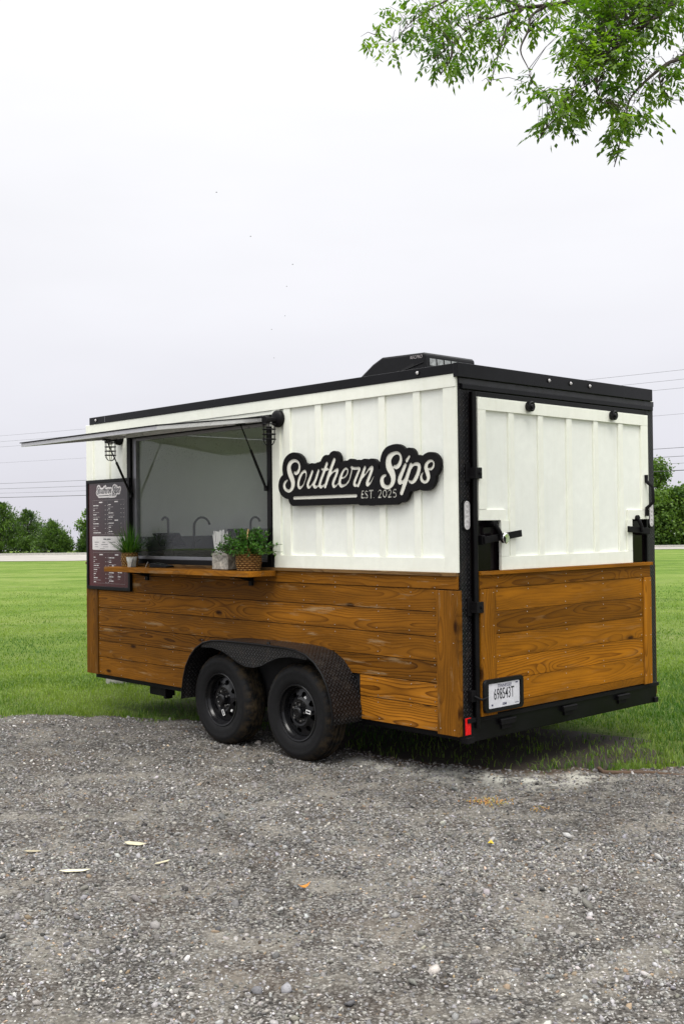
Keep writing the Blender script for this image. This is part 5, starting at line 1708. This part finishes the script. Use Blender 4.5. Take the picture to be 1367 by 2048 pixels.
def cedar(px, Y, h, w, label, seed, lean=0.0, pale=0.0):
    g = np.random.default_rng(seed)
    p = ground_at(px, 1200); x0 = at(px, 1090, Y).x
    base = (x0, Y, 0.0)
    t = thing('cedar_tree', base, label, 'tree', 'cedar trees beyond the road')
    MB().tube([(x0, Y, 0), (x0 + lean * .5, Y, h * .5), (x0 + lean, Y, h * .97)], [.10, .06, .012], 7).build('trunk', M['bark'], t, smooth=60)
    pts, dr, tn = [], [], []
    nb = int(190 * w * h / 8) + 80
    limbs = MB()
    for i in range(nb):
        u_ = g.random() ** 1.15
        z = h * (.0 + .97 * u_)
        prof = (1 - u_) ** .95 * (.8 + .2 * min(1, u_ * 5)) + .02
        r = w * prof * (g.uniform(.5, 1.0) + (g.random() < .2) * .38)
        a = g.uniform(0, 2 * np.pi)
        up = .25 + .75 * u_
        k = int(8 + 46 * r / w)
        tt = g.random(k) ** .6
        cx_ = x0 + lean * z / h
        pp = np.stack([cx_ + np.cos(a) * r * tt, Y + np.sin(a) * r * tt, z + up * r * tt * .7 + 0 * tt], -1) + g.normal(0, .06 + .05 * r, (k, 3))
        pts.append(pp)
        dd = np.stack([np.full(k, np.cos(a)), np.full(k, np.sin(a)), np.full(k, .5 + up)], -1) + g.normal(0, .55, (k, 3))
        dr.append(dd)
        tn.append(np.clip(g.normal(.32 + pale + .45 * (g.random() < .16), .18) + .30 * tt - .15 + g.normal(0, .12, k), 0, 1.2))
        if i % 3 == 0: limbs.tube([(cx_, Y, z), (cx_ + math.cos(a) * r * .8, Y + math.sin(a) * r * .8, z + up * r * .55)], [.02, .006], 4, caps=False)
    limbs.build('limbs', M['bark'], t, fix=False)
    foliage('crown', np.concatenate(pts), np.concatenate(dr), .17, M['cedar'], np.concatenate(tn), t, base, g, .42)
    return t


cedar(-45, 76, 3.8, 2.6, 'tall dark cedar cut off by the left edge of the photo', 31)
cedar(2, 75, 3.45, 2.7, 'broad dark cedar beside the left edge with light green tips', 32, .1, .08)
cedar(58, 76, 2.95, 2.3, 'pointed dark cedar second from the left', 33, -.1)
cedar(104, 74.5, 2.2, 1.6, 'small pointed cedar left of the gap in the tree row', 34, .05, .06)
cedar(126, 74, 1.35, .9, 'lowest bushy cedar at the left side of the gap in the tree row', 35, 0, .12)
cedar(172, 74, 1.5, .85, 'small cedar against the left end of the trailer', 36, 0, .02)

def broad_tree(px, Y, h, w, label, seed, z0=.25, dens=1.0, trunk_h=None, group='broad trees beyond the road', size=.20, name='broad_tree'):
    g = np.random.default_rng(seed)
    x0 = at(px, 1090, Y).x
    base = (x0, Y, 0.0)
    t = thing(name, base, label, 'tree', group)
    tb_ = MB().tube([(x0, Y, 0), (x0 + .1, Y, h * .35), (x0 - .05, Y, h * .8)], [.11, .075, .02], 7)
    pts, dr, tn = [], [], []
    for i in range(int(46 * dens)):
        a = g.uniform(0, 2 * np.pi); u_ = g.random()
        z = h * (z0 + (1 - z0) * u_)
        rr = w * math.sqrt(max(.05, 1 - (2 * u_ - .85) ** 2 * .8)) * math.sqrt(g.random())
        c = np.array((x0 + math.cos(a) * rr, Y + math.sin(a) * rr, z))
        tb_.tube([(x0, Y, z * .55), tuple((np.array((x0, Y, z * .7)) + c) / 2), tuple(c)], [.03, .02, .006], 4, caps=False)
        k = int(120 * dens ** .3)
        s_ = w * g.uniform(.16, .34)
        pp = c + g.normal(0, 1, (k, 3)) * np.array((s_, s_, s_ * .62))
        pts.append(pp); dr.append(g.normal(0, 1, (k, 3)) + np.array((0, 0, -.2)))
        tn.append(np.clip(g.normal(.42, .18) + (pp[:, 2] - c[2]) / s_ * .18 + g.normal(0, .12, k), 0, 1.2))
    tb_.build('trunk', M['bark'], t, smooth=60)
    P_ = np.concatenate(pts); P_[:, 2] = np.maximum(P_[:, 2], .15)
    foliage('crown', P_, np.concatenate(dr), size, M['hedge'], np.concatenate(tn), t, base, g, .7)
    return t


broad_tree(180, 84, 3.2, .75, 'thin pale tree rising behind the small cedar at the left end of the trailer', 60, .35, .45)
broad_tree(1306, 74, 3.5, 1.5, 'bushy green tree against the right end of the trailer', 61, .02, 1.3)
broad_tree(1352, 73.5, 3.8, 1.35, 'bushy light green tree just inside the right edge of the photo', 62, .02, 1.4)
broad_tree(1420, 74, 4.4, 1.7, 'taller green tree cut off by the right edge of the photo', 63, .05, 1.2)
broad_tree(1318, 80, 5.9, 1.15, 'taller sparse tree showing above the bushes at the right end of the trailer', 64, .62, .5)

# ---- power lines
def wire(z, r, label, dz=0.0):
    a, b = Vector((-46, 128, z)), Vector((34, 66, z + dz))
    pts = []
    for k in range(41):
        t = k / 40
        p = a.lerp(b, t); p.z -= .35 * 4 * t * (1 - t)
        pts.append(p)
    tag(MB().tube(pts, r * .8, 5).build('power_line', M['wire'], None, smooth=70), label, 'power line', 'power lines above the road')
def zw(yl): return CAM_H + (1059 - yl) / 2208 * 117 + .30
for yl, r, lab in ((868, .012, 'topmost overhead power line'), (880, .012, 'second overhead power line from the top'), (891, .012, 'third overhead power line from the top'), (924, .010, 'single thin overhead line below the top three'),
                   (967, .020, 'upper line of the lower group of overhead lines'), (978, .020, 'second line of the lower group of overhead lines'), (987, .013, 'thin line just above the lowest overhead cable'), (996, .034, 'lowest and thickest overhead cable')):
    wire(zw(yl), r, lab)
for (x, y), lab in (((-46, 128), 'wooden utility pole far left carrying the overhead lines'), ((34, 66), 'wooden utility pole far right carrying the overhead lines')):
    t = thing('utility_pole', (x, y, 0), lab, 'utility pole', 'poles of the overhead lines')
    MB().tube([(x, y + .25, 0), (x, y + .25, 13.2)], [.17, .12], 10).build('pole', M['bark'], t, smooth=60)
    MB().box(x - 1.1, x + 1.1, y + .08, y + .2, 12.1, 12.24).build('cross_arm', M['bark'], t)

# ---- birds
for i, (px, py) in enumerate(((433, 385), (501, 473), (585, 529), (573, 573), (570, 632), (543, 659), (548, 716))):
    p = at(px, py, 62 + 3 * i)
    s = .050 if i < 3 else .038
    b = MB().tube([p + Vector((-s, 0, 0)), p, p + Vector((s * .9, 0, .01))], [.004, .017, .004], 6)
    b.add([p + Vector((-.01, 0, .008)), p + Vector((.02, 0, .008)), p + Vector((.005, s * 1.3, .035)), p + Vector((-.02, s * 1.2, .03)), p + Vector((.005, -s * 1.3, .035)), p + Vector((-.02, -s * 1.2, .03))], [(0, 1, 2, 3), (1, 0, 5, 4)])
    o = b.build('bird', M['wire'], None, fix=False)
    tag(o, ('highest of the tiny dark birds in the sky', 'second highest of the tiny dark birds in the sky', 'third highest tiny bird, rightmost in the sky', 'fourth tiny bird from the top of the flock', 'third tiny bird from the bottom of the flock', 'second lowest of the tiny dark birds in the sky', 'lowest of the tiny dark birds in the sky')[i], 'bird', 'birds in the sky')

# ---- the overhanging tree, its trunk out of frame to the right
TX, TY_ = 4.6, 6.3
ot = thing('overhanging_tree', (TX, TY_, 0), 'leafy tree branches hanging into the sky at the top right', 'tree')
br = MB()
g = np.random.default_rng(77)
br.tube([(TX, TY_, 0), (TX - .05, TY_, 1.6), (TX - .15, TY_, 3.2), (TX - .1, TY_, 5.0), (TX + .1, TY_, 7.4)], [.24, .20, .17, .13, .05], 10)
BR = [  # branch centre lines: photo x, photo y, depth
    [(1420, -60, 6.1), (1240, -22, 6.0), (1150, 2, 5.9), (1092, 11, 5.85), (1045, 16, 5.8), (1000, 30, 5.75), (948, 50, 5.7), (905, 86, 5.65), (868, 118, 5.6)],
    [(1045, 16, 5.8), (985, -8, 5.9), (915, -8, 5.9), (885, 5, 5.9), (850, 24, 5.9), (815, 50, 5.9), (785, 84, 5.9), (750, 70, 5.9)],
    [(1092, 11, 5.85), (1062, 32, 5.8), (1055, 62, 5.75), (1040, 100, 5.7), (1056, 138, 5.65), (1064, 165, 5.6), (1085, 182, 5.6)],
    [(1045, 16, 5.8), (1015, 50, 5.7), (1000, 95, 5.6), (988, 140, 5.5), (978, 172, 5.5)],
    [(1450, -120, 6.2), (1367, -15, 5.7), (1300, 42, 5.5), (1245, 82, 5.4), (1210, 124, 5.3), (1190, 156, 5.25), (1150, 187, 5.2), (1112, 222, 5.2), (1078, 278, 5.2)],
    [(1450, 30, 6.0), (1367, 110, 5.6), (1332, 128, 5.5), (1288, 164, 5.4), (1258, 200, 5.35), (1250, 240, 5.3), (1238, 290, 5.3), (1227, 334, 5.3)],
    [(1190, 156, 5.25), (1192, 180, 5.2), (1200, 205, 5.2)],
    [(1332, 128, 5.5), (1318, 150, 5.45), (1322, 172, 5.4), (1340, 200, 5.4)],
    [(905, 86, 5.65), (900, 120, 5.55), (880, 150, 5.5)],
]
def bez(pl, k=5):
    return [Vector(q) for q in catmull([tuple(p) for p in pl], k)]
node = []
for i, b in enumerate(BR):
    pl = [at(x, y, d) for x, y, d in b]
    c_ = bez(pl)
    r0 = .020 if i == 0 else .014 if i in (4, 5) else .010
    br.tube(c_, [max(.0022, r0 * (1 - j / len(c_)) ** 1.3) for j in range(len(c_))], 6)
    node += [np.array(q) for q in c_]
for a, b in (((TX - .12, TY_, 3.6), at(1420, -60, 6.1)), ((TX - .1, TY_, 4.6), at(1450, -120, 6.2)), ((TX - .15, TY_, 2.9), at(1450, 30, 6.0))):
    a, b = Vector(a), Vector(b)
    br.tube([a, a.lerp(b, .5) + Vector((0, 0, .25)), b], [.07, .035, .016], 8)
node = np.array(node)
# leaf clusters: photo x, y, spread x, spread y, number of compound leaves, depth
CL = [(885, 50, 55, 34, 70, 5.8), (935, 90, 45, 38, 85, 5.7), (880, 110, 40, 30, 60, 5.65), (905, 140, 35, 20, 44, 5.6), (960, 40, 55, 30, 70, 5.8), (1020, 15, 55, 18, 55, 5.85), (835, 40, 32, 26, 34, 5.9),
      (765, 60, 24, 16, 16, 5.9), (752, 88, 20, 14, 14, 5.9), (790, 110, 30, 12, 18, 5.9), (815, 85, 28, 18, 22, 5.9), (860, 155, 14, 10, 9, 5.55), (985, 140, 14, 14, 10, 5.5), (980, 170, 9, 7, 6, 5.5), (1000, 90, 22, 24, 26, 5.6),
      (1040, 50, 22, 18, 20, 5.7), (1085, 55, 26, 18, 22, 5.8), (1062, 80, 12, 9, 7, 5.7), (1100, 30, 24, 14, 18, 5.8), (1050, 185, 14, 14, 12, 5.6), (1070, 160, 10, 6, 4, 5.6),
      (1180, 20, 50, 22, 90, 5.6), (1260, 15, 60, 22, 130, 5.6), (1340, 20, 50, 30, 130, 5.6), (1200, 60, 40, 26, 75, 5.5), (1280, 60, 50, 18, 60, 5.5), (1150, 85, 28, 26, 36, 5.4), (1190, 110, 35, 28, 80, 5.35), (1230, 130, 34, 28, 60, 5.35),
      (1165, 150, 28, 22, 46, 5.25), (1140, 120, 20, 20, 18, 5.3), (1250, 90, 30, 20, 36, 5.4), (1310, 85, 22, 12, 14, 5.5),
      (1090, 200, 22, 14, 26, 5.2), (1130, 215, 30, 18, 48, 5.2), (1105, 245, 24, 16, 40, 5.2), (1085, 270, 14, 14, 18, 5.2), (1160, 225, 30, 18, 40, 5.25), (1140, 260, 14, 12, 12, 5.2), (1210, 185, 34, 16, 40, 5.3), (1225, 220, 26, 16, 36, 5.3),
      (1245, 250, 24, 16, 34, 5.3), (1230, 285, 16, 16, 20, 5.3), (1236, 318, 8, 9, 8, 5.3), (1285, 245, 22, 14, 20, 5.35), (1265, 150, 24, 14, 16, 5.4), (1310, 190, 26, 16, 24, 5.4), (1340, 165, 22, 16, 22, 5.45), (1360, 135, 14, 16, 14, 5.5), (1330, 215, 12, 8, 6, 5.4), (1290, 125, 20, 10, 8, 5.45),
      # the rest of the crown, above and to the right of the frame
      (1100, -50, 110, 40, 150, 6.0), (930, -50, 60, 30, 60, 6.0), (1300, -60, 90, 45, 200, 6.0), (1430, 40, 45, 70, 140, 5.8), (1440, 170, 40, 50, 60, 5.7), (1520, -60, 80, 80, 200, 6.2), (1560, 120, 70, 70, 120, 6.1), (1250, -170, 160, 60, 200, 6.3)]
LV, LF_, LC = [], [], []
tw_ = MB()
for cx_, cy_, sx_, sy_, n, dpt in CL:
    shade = g.normal(.45, .16)
    for i in range(int(n * (.95 if cy_ > -20 and 1130 < cx_ < 1400 else .64 if cy_ > -20 and cx_ < 1400 else .30))):
        px, py = cx_ + g.normal(0, .62) * sx_, cy_ + g.normal(0, .62) * sy_
        p = np.array(at(px, py - 18, dpt + g.normal(0, .16)))
        j = np.argmin(np.sum((node - p) ** 2, 1))
        q = node[j]
        ax_ = p - q; l_ = np.linalg.norm(ax_) + 1e-6; ax_ /= l_
        d = ax_ * .7 + np.array((g.normal(0, .5), g.normal(0, .5), -.55 + g.normal(0, .3))); d /= np.linalg.norm(d)
        if g.random() < .45:
            s0 = p - d * .03
            m_ = (q + s0) / 2 + np.array((0, 0, .02))
            tw_.tube([tuple(q), tuple(m_), tuple(s0)], [.0022, .0016, .0010], 3, caps=False)
        # rachis with opposite leaflets and one at the tip
        ln = g.uniform(.07, .11)
        s = np.cross(d, (0, 0, 1.0)); s = s / (np.linalg.norm(s) + 1e-9)
        s = s * math.cos(g.uniform(-.8, .8)) + np.cross(s, d) * math.sin(g.uniform(-.8, .8))
        pairs = int(g.integers(1, 5))
        tone = float(np.clip(shade + g.normal(0, .2), 0, 1.2))
        for k in range(pairs + 1):
            b0 = p + d * ln * (k / (pairs + .5))
            for sg in ((-1, 1) if k < pairs else (0,)):
                dd = d * (.55 if sg else 1) + s * sg * .8 + np.array((0, 0, -.35)) + g.normal(0, .15, 3)
                leaf_quad(LV, LF_, LC, b0, dd, np.array((g.normal(0, .3), g.normal(0, .3), 1.0)), g.uniform(.026, .054), g.uniform(.006, .0105), (tone + g.normal(0, .06),) * 3)
br.build('trunk', M['bark'], ot, smooth=60, fix=False)
tw_.build('twigs', M['bark'], ot, fix=False)
link('leaves', big_mesh('leaves', np.array(LV) - np.array((TX, TY_, 0)), np.array(LF_), M['leaf'], col=np.array(LC)), ot, (TX, TY_, 0))
print('triangles about', sum(len(o.data.polygons) for o in bpy.data.objects if o.type == 'MESH'))
